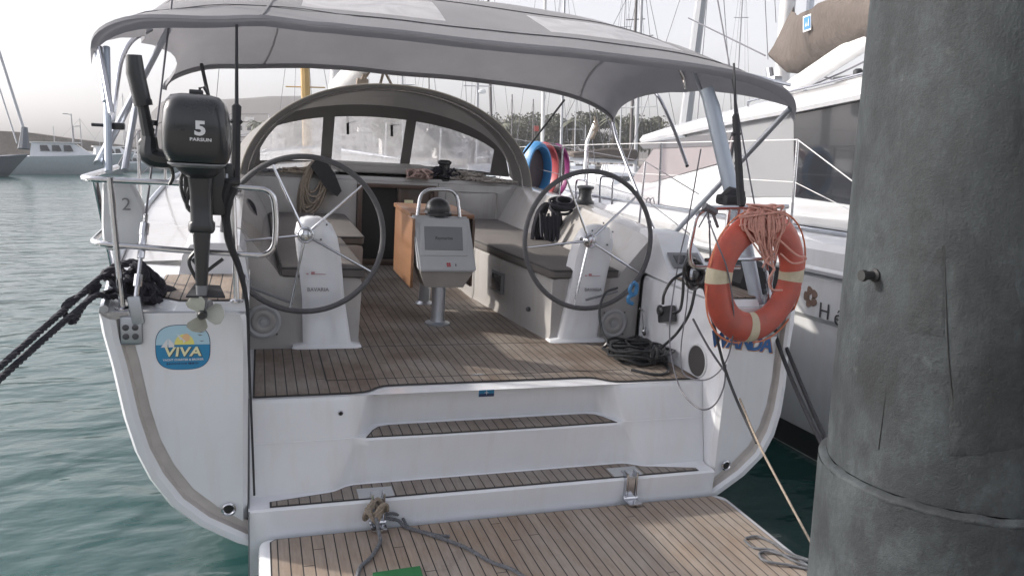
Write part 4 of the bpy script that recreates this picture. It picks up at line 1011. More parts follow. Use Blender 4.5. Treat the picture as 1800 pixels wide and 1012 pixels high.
m=MB(); m.lathe([(.03,0),(.028,.03)],V(-1.72,3.62,.47),(0,0,1),10); m.tube([V(-1.80,3.5,.52),V(-1.70,3.75,.52)],.016,8); m.build('cleat','steel',yacht)

# starboard quarter: orange lifebuoy ------------------------------------------
RY=3.33
rc=(bpY(1244,483,RY)+bpY(1411,483,RY))/2; rc.z=(bpY(1328,368,RY).z+bpY(1328,600,RY).z)/2
rq=Matrix.Rotation(R_(12),3,'Z')@Matrix.Rotation(R_(3),3,'Y')
buoy=thing('lifebuoy','orange ring lifebuoy with pale tape bands hanging on the right stern rail','lifebuoy',rc)
m=MB(); m.torus(rc,.272,.080,rq,72,16,.62); m.build('ring_shell','ring',buoy)
for a in (3,180,-88): m=MB(); m.torus(rc,.272,.0815,rq,6,16,.63,R_(a-6.5),R_(a+6.5)); m.build('reflective_band','tape',buoy)
m=MB()
for k in range(4):
    a0=R_(45+k*90-45+8); a1=a0+R_(74); pts=[]
    for i in range(13):
        a=a0+(a1-a0)*i/12; d=.357+.022*math.sin(PI*i/12); pts.append(rc+rq@V(math.cos(a)*d,-.01,math.sin(a)*d))
    m.tube(pts,.005,6)
m.build('grab_line','orangerope',buoy)
# hank of pale orange throw line over the top of the ring
m=MB(); rnd=random.Random(11)
def rp(x,y,dy=0): return bpY(x,y,RY-.075+dy)
for i in range(30):
    t=i/29; xt=1318+50*t+rnd.uniform(-4,4); xb=1345+14*t+rnd.uniform(-6,6); yb=432+rnd.uniform(-26,26)
    m.tube([rp(1338+rnd.uniform(-8,8),382,.03),rp(xt,372+rnd.uniform(-6,8),0),rp(xt-8+16*t,402,-.02),rp(xb-3,yb,-.01+.02*rnd.random()),rp(xb+4,yb-3,.0),rp(xt+4,395,.02),rp(1345,380,.03)],.0046,5,smooth=6)
for i in range(20):
    m.tube([rp(1310+rnd.uniform(-14,72),368+rnd.uniform(-9,18),rnd.uniform(-.02,.06)) for _ in range(4)],.0047,5,smooth=6)
for pts in ([(1318,372),(1303,385),(1308,405),(1330,392)],[(1355,372),(1385,380),(1384,395),(1372,392)],[(1368,420),(1400,448),(1416,452),(1412,460),(1392,462),(1372,446)],[(1345,460),(1360,472),(1352,490),(1356,508),(1375,510)],[(1300,396),(1325,392),(1345,388)],[(1340,470),(1352,452),(1362,475)]):
    m.tube([rp(x,y,-.01) for x,y in pts],.0055,5,smooth=8)
tag(m.build('throw_line','pinkrope',None,rp(1340,375)),'tangled pale orange throwing line draped over the top of the ring lifebuoy','rope')

# danbuoy pole leaning in its holder behind the ring
db=thing('danbuoy_pole','pale grey danbuoy pole standing inside the ring lifebuoy and rising to the canopy','danbuoy',bpY(1332,545,3.5))
m=MB(); m.tube([bpY(1242,156,3.85),bpY(1252,190,3.82)],[.036,.044],16); m.tube([bpY(1252,190,3.82),bpY(1291,360,3.68),bpY(1312,440,3.6),bpY(1333,542,3.50)],[.044,.042,.040,.036],16); m.build('tube','bluealu',db)
m=MB(); c=bpY(1290,352,3.64); m.box(c+V(-.02,0,.0),(.13,.12,.06),.02); m.tube([c+V(-.09,0,0),c+V(-.03,0,.035),c+V(.05,0,.03)],[.02,.04,.03],8); m.build('holder','strap',db)
m=MB(); m.lathe([(.03,0),(.022,.03),(.014,.07)],bpY(1334,545,3.5),(.2,.0,-1),12); m.build('foot_fitting','steel',db)
# black cover on the deck seen through the ring
m=MB(); pts=[(1290,495),(1300,470),(1316,462),(1330,470),(1345,462),(1360,468),(1372,492),(1370,512),(1330,515),(1300,512)]
P=[bpY(x,y,3.75) for x,y in pts]; m.loft([[p+V(0,-.06,0) for p in P],[p+V(0,.1,.0) for p in P]],closed=True,capa=True,capb=True)
tag(m.build('winch_cover','strap',None,bpY(1330,512,3.75)),'crumpled black cover lying on the right stern deck, seen through the ring lifebuoy','cover')

# shore power lead: coil on the rail, loops, plug box and heap on the sole
m=MB(); rnd=random.Random(5)
def sp(x,y,Y_=3.62): return bpY(x,y,Y_)
for i in range(6):
    c=(1218+rnd.uniform(-4,4),480+rnd.uniform(-5,5)); rx=13+rnd.uniform(-3,4); ry=22+rnd.uniform(-4,4)
    m.tube([sp(c[0]+rx*math.cos(a),c[1]+ry*math.sin(a),3.52+.04*math.sin(a*2+i)) for a in [k*PI/5 for k in range(10)]],.0085,7,closed=True,smooth=3)
for pts in ([(1204,478),(1182,492),(1168,515),(1165,535)],[(1202,485),(1200,520),(1195,545),(1182,551)],[(1224,500),(1212,550),(1190,585),(1168,606),(1160,612)],):
    m.tube([sp(x,y,3.62 if y<560 else 3.78) for x,y in pts],.0085,7,smooth=6)
m.box(sp(1228,490,3.56),(.06,.06,.10),.02)
tag(m.build('shore_power_cable','black',None,sp(1216,480)),'black shore power cable coiled on the right stern rail with loops hanging down','cable')
m=MB()
def fz(px,py,z=.012): 
    p=bpZ(px,py,z); return p
rnd=random.Random(8)
C0=fz(1122,630)
for i in range(15):
    rx=.13+rnd.uniform(-.05,.06); ry=.10+rnd.uniform(-.04,.05); ox,oy=rnd.uniform(-.06,.08),rnd.uniform(-.05,.05); z=.014+.006*i
    m.tube([V(C0.x+ox+rx*math.cos(a),C0.y+oy+ry*math.sin(a),z+.01*math.sin(3*a+i)) for a in [k*PI/5 for k in range(10)]],.009,6,closed=True,smooth=3)
for pts in ([(1068,602),(1062,612),(1075,620),(1110,618)],[(1095,612),(1103,596),(1122,592),(1135,600),(1136,618)],[(1150,618),(1150,604),(1158,602),(1164,615)],[(1160,634),(1174,645),(1172,655),(1150,658),(1110,650)]):
    m.tube([fz(x,y,.05 if y<606 else .014) for x,y in pts],.009,6,smooth=6)
for k in range(5): m.tube([fz(1148+rnd.uniform(-6,10),640,.02),fz(1150+rnd.uniform(-8,10),620,.09),fz(1152+rnd.uniform(-4,8),608,.12),fz(1158+rnd.uniform(-4,8),632,.03)],.010,6,smooth=5)
tag(m.build('cable_heap','black',None,C0),'tangled heap of black cable on the right edge of the teak cockpit floor','cable')
m=MB(); m.tube([sp(1085,506,4.25),sp(1064,515,4.2),sp(1054,545,4.15),sp(1058,580,4.1),sp(1068,600,4.02)],.008,7,smooth=6)
tag(m.build('loose_cable','black',None,sp(1085,506,4.25)),'single black cable loop hanging from the right wheel brace to the cable heap','cable')
c=bpX(1172,552,1.19); sbx=thing('cable_socket','black plug box set in the right cockpit side wall, with a glossy round cap','socket',c)
m=MB(); m.box(c,(.05,.15,.10),.012,Matrix.Rotation(R_(-18),3,'X')); m.build('socket_box','black',sbx)
m=MB(); m.sphere(c+V(-.028,.035,.015),.036,14,(.5,1,1)); m.build('socket_cap','cowl',sbx)
m=MB(); b0=bpY(1112,510,4.1)
m.tube([b0+V(0,0,.05),b0+V(.025,0,.03),b0+V(.02,0,-.02),b0+V(-.02,0,-.04),b0+V(-.02,0,-.07),b0+V(.01,0,-.085)],.013,8,smooth=6); m.tube([b0+V(-.01,0,.04),b0+V(-.02,0,.0),b0+V(0,0,-.03)],.012,8,smooth=4)
tag(m.build('blue_rope_hank','blue',None,b0),'small bright blue rope hank hanging beside the right steering wheel','rope')
# thin stray lines on the starboard side
def line(label,pts,r,mat,name='loose_line',sm=6,cat='rope'):
    P=[bpY(*p) for p in pts]; m=MB(); m.tube(P,r,6,smooth=sm); return tag(m.build(name,mat,None,P[0]),label,cat)
line('thin dark line from the right wheel area up to the canopy frame',[(1232,262,4.0),(1211,380,3.95),(1196,446,3.9),(1186,500,3.85),(1178,560,3.8),(1178,610,3.7),(1185,650,3.62),(1200,690,3.5),(1230,718,3.34),(1255,712,3.34),(1272,680,3.34),(1276,640,3.34)],.0045,'wire')
line('thin grey line looping from the cable coil past the oval port',[(1210,500,3.6),(1206,545,3.6),(1198,600,3.6),(1197,640,3.55),(1206,660,3.5),(1235,668,3.36),(1262,655,3.32),(1282,620,3.3),(1290,560,3.25),(1280,480,3.22),(1262,430,3.22),(1243,380,3.4)],.004,'wire')
line('grey boathook line slanting down the right transom quarter',[(1218,560,3.36),(1245,610,3.34),(1276,655,3.32)],.006,'wire',sm=2)
line('thick black line slanting from the cable coil down across the right quarter',[(1236,500,3.5),(1252,560,3.36),(1272,640,3.3),(1296,705,3.15),(1330,778,2.9)],.0075,'strap')
line('thin sandy line slanting down to the pile from the end of the black line',[(1300,700,3.12),(1332,776,2.895),(1380,868,2.6),(1436,972,2.33)],.0055,'tanrope')
m=MB()
for d in (0,1): 
    m.tube([bpY(1358+d*13,575+d*8,3.45),bpY(1381+d*13,640,3.3),bpY(1412+d*12,712,3.05),bpY(1455+d*10,800,2.75),bpY(1500,880,2.5)],.011,8,smooth=5)
tag(m.build('starboard_mooring_line','strap',None,bpY(1362,580,3.45)),'pair of black mooring lines running from the right quarter behind the pile','mooring rope')
for x,y in ((1267,378),(1277,382)): pass
m=MB(); m.tube([bpY(1245,372,3.43),bpY(1247,400,3.42),bpY(1249,470,3.4)],.005,6); m.tube([bpY(1252,372,3.43),bpY(1262,400,3.42)],.008,6); m.tube([bpY(1245,370,3.43),bpY(1228,400,3.42)],.004,6); m.sphere(bpY(1247,390,3.42),.010,8); m.tube([bpY(1238,362,3.43),bpY(1258,374,3.43)],.02,7)
tag(m.build('lashing_cords','greyrope',None,bpY(1245,370,3.43)),'grey lashing cords knotted round the corner of the right stern rail','cord')

# ropes about the cockpit
def coil(name,label,c,axis_u,axis_v,ru,rv,n,r,mat,jit=.25,seed=1,extra=None,cat='rope',rope=False):
    rn=random.Random(seed); m=MB(); c=Vector(c); u=Vector(axis_u); v=Vector(axis_v); w=u.cross(v).normalized()
    for i in range(n):
        a_=ru*(1+rn.uniform(-jit,jit)); b_=rv*(1+rn.uniform(-jit,jit)); o=w*(rn.uniform(-1,1)*.035)+u*rn.uniform(-.02,.02)
        P=[c+o+u*(a_*math.cos(k*PI/5))+v*(b_*math.sin(k*PI/5)-b_) for k in range(10)]
        m.tube(P,r,5,closed=True,smooth=3)
    if extra: extra(m)
    return tag(m.build(name,mat,None,c),label,cat)
Z3=V(0,0,1)
coil('rope_coil','brown and grey rope coil hanging from the left cabin-top winch',bpY(564,282,7.15),V(.95,0,-.2).normalized(),V(.25,0,1).normalized(),.075,.21,16,.011,'tanrope',.3,2)
m=MB(); P=[bpY(x,y,7.13) for x,y in ((545,292),(556,280),(575,286),(588,305),(600,335),(592,345),(572,330),(560,312))]; m.loft([[p+V(0,-.04,0) for p in P],[p+V(0,.05,0) for p in P]],closed=True,capa=True,capb=True)
tag(m.build('winch_cover','strap',None,P[0]),'dark cloth cover sagging over the left cabin-top winch','cover')
coil('rope_coil','black rope hanks hanging from the winch on the right coaming',bpY(965,358,5.75),V(1,.15,-.1).normalized(),V(.05,0,1),.09,.20,12,.012,'blackrope',.35,4,lambda m:[m.tube([bpY(950+i*7,375,5.6),bpY(952+i*7,420+random.uniform(-8,12),5.55),bpY(955+i*7,380,5.6)],.012,6,smooth=5) for i in range(5)])
coil('rope_coil','dark rope wrapped round the top of the right coaming winch',bpY(985,352,5.7),V(1,0,0),V(0,.5,.4).normalized(),.08,.05,8,.012,'blackrope',.3,5)
coil('rope_coil','dark rope hank hanging on the left coaming behind the stern rail loop',bpY(432,352,5.6),V(1,0,0),V(0,0,1),.05,.11,8,.011,'blackrope',.3,6)
def squiggle(name,label,pts,n,r,mat,seed,spread=(14,7)):
    rn=random.Random(seed); m=MB()
    for i in range(n):
        k=rn.randrange(len(pts)-1); x,y,Y_=pts[k]; x2,y2,_=pts[k+1]; t=rn.random()
        cx_=x+(x2-x)*t; cy_=y+(y2-y)*t
        P=[bpY(cx_+rn.uniform(-1,1)*spread[0],cy_+rn.uniform(-1,1)*spread[1],Y_+rn.uniform(-.12,.12)) for _ in range(5)]
        for p in P: p.z=max(p.z,.845)
        m.tube(P,r,5,smooth=4)
    return tag(m.build(name,mat,None,bpY(*pts[0])),label,'rope')
squiggle('sheet_bundle','pinkish rope bundle on the cabin top right of the entrance',[(722,306,7.24),(752,306,7.24)],26,.010,'pinkpale',1,(13,9))
squiggle('sheet_bundle','pale mixed ropes lying along the cabin top right of the black winch',[(800,305,7.3),(840,315,7.25),(898,333,7.2)],70,.010,'paletan',2,(20,8))
squiggle('sheet_bundle','dark tangled ropes behind the black cabin-top winch',[(762,303,7.3),(800,306,7.3)],26,.010,'blackrope',3,(16,9))
squiggle('sheet_bundle','reddish brown rope bundle on the cabin top left of the hanging coil',[(500,304,7.25),(542,300,7.25)],34,.010,'tanrope',4,(16,8))
squiggle('sheet_bundle','thin grey ropes on the far left of the cabin top',[(450,308,7.25),(500,304,7.25)],22,.008,'greyrope',5,(16,8))

# ropes on the platform
def zline(label,pts,r,mat,rope=True,name='loose_rope',cat='rope'):
    P=[bpZ(x,y,-.577+r+dz) for x,y,dz in pts]; m=MB()
    m.rope(P,r,6) if rope else m.tube(P,r,8,smooth=6)
    return tag(m.build(name,mat,None,P[0]),label,cat)
zline('plain grey line hanging from the left platform hinge and curving toward the green mat',[(655,892,.10),(662,915,.06),(666,935,.02),(668,952,0),(652,978,0),(634,995,0),(628,1012,0),(622,1040,0)],.009,'greyrope',False)
zline('speckled grey rope lying diagonally across the teak platform from the left hinge',[(662,898,.06),(680,910,.03),(700,914,.01),(712,925,0),(735,932,0),(775,945,0),(820,962,0),(860,985,0),(900,1000,0),(930,1018,0),(980,1040,0)],.009,'greyrope')
zline('frayed doubled end of grey rope beside the left platform hinge',[(676,904,.04),(690,902,.05),(706,908,.01),(720,928,0),(745,934,0),(770,940,0),(792,942,0)],.008,'greyrope')
m=MB(); c=bpZ(660,903,-.50)
for k in range(5): m.tube([c+V(.035*math.cos(a)+.01*k-.02,.03*math.sin(a)-.01,.03*math.sin(a*2+k)+.01*k) for a in [j*PI/4 for j in range(8)]],.009,6,closed=True,smooth=3)
tag(m.build('rope_knot','tanrope',None,c),'grey knot of rope tied round the left platform hinge','rope')
P=[(1310,945),(1332,942),(1362,955),(1390,972),(1425,985),(1470,1005),(1425,1000),(1385,992),(1345,985),(1335,972),(1350,968),(1380,975),(1420,985)]
zline('blue-flecked grey rope lying doubled at the right end of the platform',[(x,y,.0+.004*(i%3)) for i,(x,y) in enumerate(P)],.0068,'greyrope')
zline('second strand of flecked rope looping near the pile on the platform',[(1308,948,0),(1325,962,.0),(1360,966,.01),(1395,985,.01),(1440,1002,0)],.006,'greyrope')
gm=MB(); a=bpZ(655,1010,-.577); b=bpZ(738,998,-.577); c=bpZ(752,1060,-.577); d=bpZ(640,1060,-.577)
gm.prism([a,b,c+V(0,-.25,0),d+V(0,-.25,0)],V(0,0,.012)); tag(gm.build('green_mat','green',None,(a+b)/2),'green mat on the teak platform at the lower edge of the view','mat')

# boards stowed on the neighbour's... kayaks/floats on the starboard guardrail
def float_board(px,Y_,mat,label,zc=.0,hh=.30,hw=.17):
    c=bpY(px,300,Y_); rot=Matrix.Rotation(R_(18),3,'Z'); m=MB()
    m.torus(c,1,.16,None,40,10)
    vs=[]
    for v in m.v:
        p=v-c; p=V(p.x*hw,p.y*.62,p.z*hh); vs.append(c+rot@p)
    m.v=vs; o=tag(m.build('inflatable_ring',mat,None,c-V(0,0,hh)),label,'inflatable','inflatable rings on the starboard guardrail')
    if mat=='blue':
        m=MB(); m.add([c+rot@V(math.cos(a)*hw*.9,.03,math.sin(a)*hh*.9) for a in [k*PI/12 for k in range(24)]]+[c+rot@V(math.cos(a)*hw*.9,.06,math.sin(a)*hh*.9) for a in [k*PI/12 for k in range(24)]],[tuple(range(24)),tuple(range(47,23,-1))]+[(k,(k+1)%24,(k+1)%24+24,k+24) for k in range(24)]); m.build('dark_inside','kayakdark',o)  # dark disc added, the shaded inside of the ring as colour
    return o
float_board(941,8.6,'blue','bright blue inflatable ring tied on the guardrail, nearest of the row')
float_board(954,8.85,'red','red inflatable ring tied on the guardrail behind the blue one')
float_board(965,9.1,'kayakdark','dark inflatable ring squeezed between the red and the purple one')
float_board(975,9.35,'purple','purple inflatable ring at the far end of the row on the guardrail')

# ================================================================== THE CATAMARAN TO STARBOARD
CX=2.60
cat=thing('catamaran','large white catamaran moored close on the right with tinted windows and taupe sail cover','catamaran',(CX+1,6,0),WORLD)
def cbuild(m,name,mat,par=None,angle=35): return m.build(name,mat,par or cat,angle=angle)
# port hull
m=MB(); rows=[]
for (y,dx,zd) in [(1.5,.25,1.45),(2.6,.06,1.66),(4,.0,1.72),(6,.0,1.72),(8.5,.02,1.76),(11,.12,1.82),(13,.34,1.9),(14.4,.62,1.95),(15.0,.80,1.97)]:
    w=2*(0.8-dx)
    x0=CX+dx
    rows.append([V(x0+.30,y,zd+.03),V(x0+.10,y,zd+.01),V(x0+.03,y,zd-.03),V(x0+.0,y,zd-.08),V(x0,y,1.52),V(x0-.018,y,1.50),V(x0-.018,y,1.455),V(x0+.012,y,1.44),V(x0+.02,y,1.15),V(x0+.055,y,1.11),V(x0+.06,y,.6),V(x0+.12,y,.20),V(x0+.3,y,-.4),V(x0+.3+w*.6,y,-.4),V(x0+w+.02,y,.6),V(x0+w+.05,y,zd)])
m.loft(rows,capa=True,capb=True); cbuild(m,'port_hull','gel2',angle=28)
m=MB(); rows=[[V(r[5].x-.006,r[5].y,1.495),V(r[5].x-.014,r[5].y,1.478),V(r[5].x-.006,r[5].y,1.458)] for r in rows]; m.loft(rows); cbuild(m,'rubbing_strake','panelmid')
m=MB(); m.loft([[V(CX+.072,y,.50),V(CX+.112,y,.235)] for y in (1.8,4,8,12.8)]); 
m=MB()
for z0,z1 in ((.24,.08),):
    m.loft([[V(CX+dx+.100,y,.24),V(CX+dx+.16,y,.02)] for y,dx in ((1.6,.22),(4,0),(6,0),(8.5,.02),(11,.12),(13,.34))])
cbuild(m,'boot_stripe','boot')
m=MB(); m.loft([[V(x,y,z) for (x,z) in ((CX+6.0,1.75),(CX+5.9,.8),(CX+6.0,-.3),(CX+7.0,-.3),(CX+7.4,.8),(CX+7.4,1.75))] for y in (1.5,5,10,13)],closed=True,capa=True,capb=True); cbuild(m,'starboard_hull','gel2')
m=MB(); m.loft([[V(CX+.40,1.5,1.50),V(CX+7,1.5,1.50)],[V(CX+.30,2.6,1.70),V(CX+7,2.6,1.70)],[V(CX+.30,2.9,1.752),V(CX+7,2.9,1.752)],[V(CX+.30,9,1.79),V(CX+7,9,1.79)],[V(CX+.45,11.2,1.83),V(CX+6.6,11.2,1.83)]]); m.box((CX+3.7,6,1.2),(5.6,7.5,.8)); cbuild(m,'deck','gel2')
m=MB()
for i,(y0,y1,z0,z1) in enumerate(((2.2,12.6,1.79,1.82),)):
    m.tube([V(CX+.16,y0,1.745),V(CX+.16,6,1.765),V(CX+.2,9,1.80),V(CX+.34,12.0,1.87)],.016,6,smooth=3)
cbuild(m,'toe_rail','alu')
# cabin
XW=4.0
cab=[(4.6,1.0),(9.9,1.0)]
m=MB()
lowr=[V(XW-.38,3.4,1.755),V(XW-.38,7.9,1.775),V(XW-.40,9.6,1.80),V(XW-.30,10.5,1.82),V(XW+1.5,11.3,1.83),V(XW+4,11.3,1.83),V(XW+5.8,10.4,1.82),V(XW+6.0,3.4,1.76)]
midr=[V(XW-.02,3.4,1.86),V(XW-.02,7.75,1.86),V(XW-.02,9.3,1.95),V(XW+.1,9.95,2.0),V(XW+1.5,10.7,2.05),V(XW+4,10.7,2.05),V(XW+5.4,9.9,2.0),V(XW+5.6,3.4,1.86)]
topr=[V(XW-.02,3.4,2.95),V(XW-.02,7.2,2.75),V(XW-.02,8.6,2.60),V(XW+.18,9.0,2.56),V(XW+1.5,9.6,2.6),V(XW+4,9.6,2.6),V(XW+5.2,8.9,2.6),V(XW+5.4,3.4,2.95)]
m.loft([lowr,midr,topr]); m.add([lowr[0],midr[0],topr[0],topr[-1],midr[-1],lowr[-1]],[(0,1,2,3,4,5)]); m.add([topr[i] for i in range(8)],[tuple(range(8))]); cabin=cbuild(m,'cabin','gel2')
def onside(y,z,off=.012):     # on the port cabin wall
    return V(XW-.02-off,y,z)
def wpoly(pts,off=.012): return [onside(*(lambda p:(p.y,p.z))(wpX(px,py,XW)),off) for px,py in pts]
m=MB(); P=wpoly([(1401,186),(1401,346),(1560,368),(1560,150)],.016); m.prism(P,V(.01,0,0)); cbuild(m,'sliding_window','glassdark',cabin)
m=MB(); P=wpoly([(1255,346),(1296,218),(1400,196),(1400,346)],.014); m.prism(P,V(.01,0,0)); cbuild(m,'side_panel','shadedpanel',cabin)  # shade on this panel is put into its darker grey
m=MB(); P=[V(p.x,p.y,p.z) for p in wpoly([(1104,335),(1290,282),(1297,240),(1160,258)],.05)]; m.prism(P,V(.02,0,0)); cbuild(m,'forward_window','pinkblind',cabin)
m=MB(); P=wpoly([(1140,262),(1290,256),(1297,232),(1130,252)],.06); m.prism(P,V(.02,0,0)); cbuild(m,'window_brow','blind',cabin)
m=MB(); P=wpoly([(1090,346),(1104,336),(1296,284),(1310,344),(1250,347)],.07); m.prism(P,V(.04,0,0)); cbuild(m,'white_fairing','gel2',cabin)
m=MB(); m.box((XW+2.7,3.385,2.35),(4.2,.02,.95),.005); cbuild(m,'aft_door_glass','glassdark',cabin)
# hard top roof with overhanging lip
lip=[(1600,158),(1525,172),(1400,197),(1300,215),(1200,237),(1150,247),(1127,251)]
L=[V(XW-.10,2.3,3.07)]+[wpX(px,py,XW-.10) for px,py in lip]
m=MB()
rowA=[p for p in L]; rowB=[p+V(-.03,0,.035) for p in L]; rowC=[p+V(.02,0,.10) for p in L]; rowD=[p+V(.35,-.0,.22+.10*(1-i/6)) for i,p in enumerate(L)]; rowE=[V(p.x+2.8,p.y,p.z+.34) for p in L]; rowF=[V(p.x+5.6,p.y,p.z+.15) for p in L]; rowU=[V(p.x+.25,p.y,p.z+.02) for p in L]; rowV=[V(p.x+5.3,p.y,p.z+.03) for p in L]
m.loft([rowV,rowU,rowA,rowB,rowC,rowD,rowE,rowF])
for e in (0,-1): m.add([rowA[e],rowC[e],rowD[e],rowE[e],rowF[e],rowV[e],rowU[e]],[(0,1,2,3,4,5,6)])
roof=cbuild(m,'hard_top','gel2')
m=MB(); Lr=[L[2]+V(.30,0,.24),L[3]+V(.30,0,.235),L[4]+V(.30,.3,.20)]; m.tube([Lr[2],Lr[2]+V(0,0,.05),Lr[1]+V(0,0,.05),Lr[0]+V(0,0,.05)],.014,8); cbuild(m,'roof_rail','steel',roof)
m=MB(); c=L[3]+V(.8,.1,.36); m.box(c,(.3,.4,.06),.02); m.lathe([(.05,0),(.05,.08),(.03,.1)],c,(0,0,1),12); m.box(c+V(-.3,1.1,-.02),(.12,.3,.05),.01); cbuild(m,'deck_fitting','black',roof)
# stanchions, wires
SP=[(2.85,3.4),(2.85,5.10),(2.85,7.26),(2.87,9.2),(2.95,11.2),(3.2,13.0)]
for x,y in SP[1:]: m=MB(); m.tube([V(x,y,1.75),V(x,y,2.43)],.012,8); m.lathe([(.05,0),(.05,.01),(.018,.02)],V(x,y,1.755),(0,0,1),12); cbuild(m,'stanchion','steel')
tp=[V(x,y,2.43) for x,y in SP[1:]]
g=wpX(1503,322,2.85); g2=wpX(1500,372,2.85); m=MB(); m.tube([g+(g-tp[0])*.6,g]+tp,.0045,6); cbuild(m,'guard_wire','whitewire')
lp=[p-V(0,0,.33) for p in tp]; m=MB(); m.tube([g2+(g2-lp[0])*.5,g2]+lp,.0035,6); cbuild(m,'guard_wire','whitewire')
# hoop rails on the side deck
for px in (1075,1030):
    a=wpX(px,388,CX+.08); m=MB(); w=V(0,.34,0); z=V(0,0,.50); m.tube(fillet([a,a+z,a+z+w,a+w],.07),.014,8); cbuild(m,'boarding_hoop','steel')
m=MB()
for px in (1138,1145): m.tube([wpX(px,360,2.8),wpX(px-2,352,2.8),wpX(px+4,350,2.8),wpX(px+7,385,2.8)],.006,6,smooth=4)
cbuild(m,'hanging_cord','wire')
# mast, boom, sail cover
mx=wpD(1378,60,11.5)
m=MB(); m.tube([V(mx.x,mx.y,2.2),V(mx.x+.25,mx.y,20)],.12,16,flat=.8); cm=cbuild(m,'mast','mastwhite')
m=MB(); m.tube([V(mx.x+.32,mx.y-.12,2.4),V(mx.x+.5,mx.y-.1,20)],.055,10); cbuild(m,'mast_track','alu',cm)
b0=wpD(1372,168,11.2); b1=wpD(1545,55,8.2); bd=(b1-b0)
m=MB(); m.tube([b0,b1+bd*.6],.125,18,flat=.8); boom=cbuild(m,'boom','mastwhite')
lowp=[(1392,130),(1440,112),(1490,90),(1545,62),(1640,20)]; upp=[(1392,22),(1405,28),(1440,8),(1530,-30),(1640,-70)]
rowsA=[]
for i,((ax,ay),(ux,uy)) in enumerate(zip(lowp,upp)):
    t=i/4; D=11.0-3.2*t*1.2; A=wpD(ax,ay,D); U_=wpD(ux,uy,D)
    w=.20+.05*math.sin(i*2)
    n_=V(-1,-.15,0).normalized()
    rowsA.append([A-n_*.12,A+n_*.10,A.lerp(U_,.25)+n_*(w*.9),A.lerp(U_,.5)+n_*(w*.8),A.lerp(U_,.78)+n_*(w*.5),U_,A.lerp(U_,.7)-n_*w*.5,A.lerp(U_,.3)-n_*w])
m=MB(); fine=[]
for i in range(len(rowsA)-1):
    for k in range(6):
        t=k/6; fine.append([a.lerp(b,t)+V(0,0,1)*.03*noise.noise(a.lerp(b,t)*1.7)+V(-1,0,0)*.05*noise.noise(a.lerp(b,t)*2.3) for a,b in zip(rowsA[i],rowsA[i+1])])
fine.append(rowsA[-1])
# gathered front: sleeve round the mast foot
fr0=[wpD(x,y,11.3) for x,y in ((1352,100),(1350,95),(1360,80),(1372,55),(1385,30),(1396,10),(1392,50),(1380,95))]
fine=[fr0]+fine
m.loft(fine,closed=True,capa=True,capb=True); cov=cbuild(m,'sail_cover','cover',boom,70)
m=MB(); A=wpD(1414,47,9.72); u_=(wpD(1428,42,9.57)-A); v_=(wpD(1413,33,9.72)-wpD(1413,60,9.72))
off=V(-.14,-.22,0)
m.prism([A+off-u_*.5-v_*.5,A+off+u_*.5-v_*.5,A+off+u_*.5+v_*.5,A+off-u_*.5+v_*.5],V(.005,.003,0)); lb=cbuild(m,'cover_label','letterwhite',cov) if False else m.build('cover_label','letterwhite',boom)
off2=off+V(-.006,-.008,0); m=MB(); m.prism([A+off2-u_*.4-v_*.4,A+off2+u_*.4-v_*.4,A+off2+u_*.4+v_*.4,A+off2-u_*.4+v_*.4],V(.004,.002,0)); m.build('cover_emblem','blue',boom)
off3=off2+V(-.006,-.008,0); m=MB()
for s_ in (-1,1): m.prism([A+off3+u_*(s_*.15-.08)-v_*.2,A+off3+u_*(s_*.15+.08)-v_*.2,A+off3+u_*(s_*.15+.05)+v_*(.2+.1*s_)],V(.003,.002,0))
m.build('emblem_sails','letterwhite',boom)
m=MB(); m.tube([wpD(1400,162,10.6),wpD(1480,128,9.3),wpD(1540,98,8.3)],.012,6); m.tube([wpD(1438,132,9.8),wpD(1488,148,9.3),wpD(1530,152,9)],.010,6); m.box(wpD(1397,158,10.6),(.08,.08,.16),.02); m.tube([wpD(1397,160,10.6),wpD(1394,178,10.6)],.012,6); cbuild(m,'boom_sheet','wire',boom)
m=MB(); m.box(wpD(1362,150,10.9),(.15,.15,.25),.03); m.tube([wpD(1352,120,11),wpD(1360,172,11)],.05,8); cbuild(m,'gooseneck','alu',boom)
m=MB(); m.tube([wpD(1345,0,10.5),wpD(1350,105,10.8)],.006,5); m.tube([wpD(1362,0,10.5),wpD(1364,40,10.8)],.005,5); m.tube([wpD(1210,32,14),wpD(1345,98,11)],.012,5); cbuild(m,'running_rigging','wire')
# name and flower on the side
def onhull(px,py,off=.004):
    p=wpX(px,py,CX+.02); return V(CX+.0165-off,p.y,p.z)
HM=lambda p: Matrix.Translation(p)@Matrix(((0,0,-1,0),(-1,0,0,0),(0,1,0,0),(0,0,0,1)))
m=MB(); p=onhull(1450,548); m.text('H',.165,HM(p),'x',.001,-.004); m.build('hull_name','charcoal',cat)
m=MB(); p=onhull(1474,559); m.text('é',.165,HM(p),'x',.001,-.002); m.build('hull_name','charcoal',cat)
m=MB(); p=onhull(1495,556); m.text('l',.165,HM(p),'x',.001,-.004); m.build('hull_name','charcoal',cat)
m=MB(); c=onhull(1426,522)
for k in range(5):
    a=PI/2+k*2*PI/5+.3; pts=[]
    for j in range(12):
        b_=2*PI*j/12; rr_=.034*(1+.12*math.cos(3*b_)); 
        pts.append(V(c.x,c.y-(math.cos(a)*.047+math.cos(b_)*rr_*.9),c.z+math.sin(a)*.047+math.sin(b_)*rr_))
    m.prism(pts,V(.002,0,0))
m.build('flower_emblem','brown',cat)
m=MB(); m.lathe([(.10,0),(.11,.05),(.11,.5),(.09,.62),(.03,.70)],V(CX-.16,3.55,.30),(0,0,1),18)
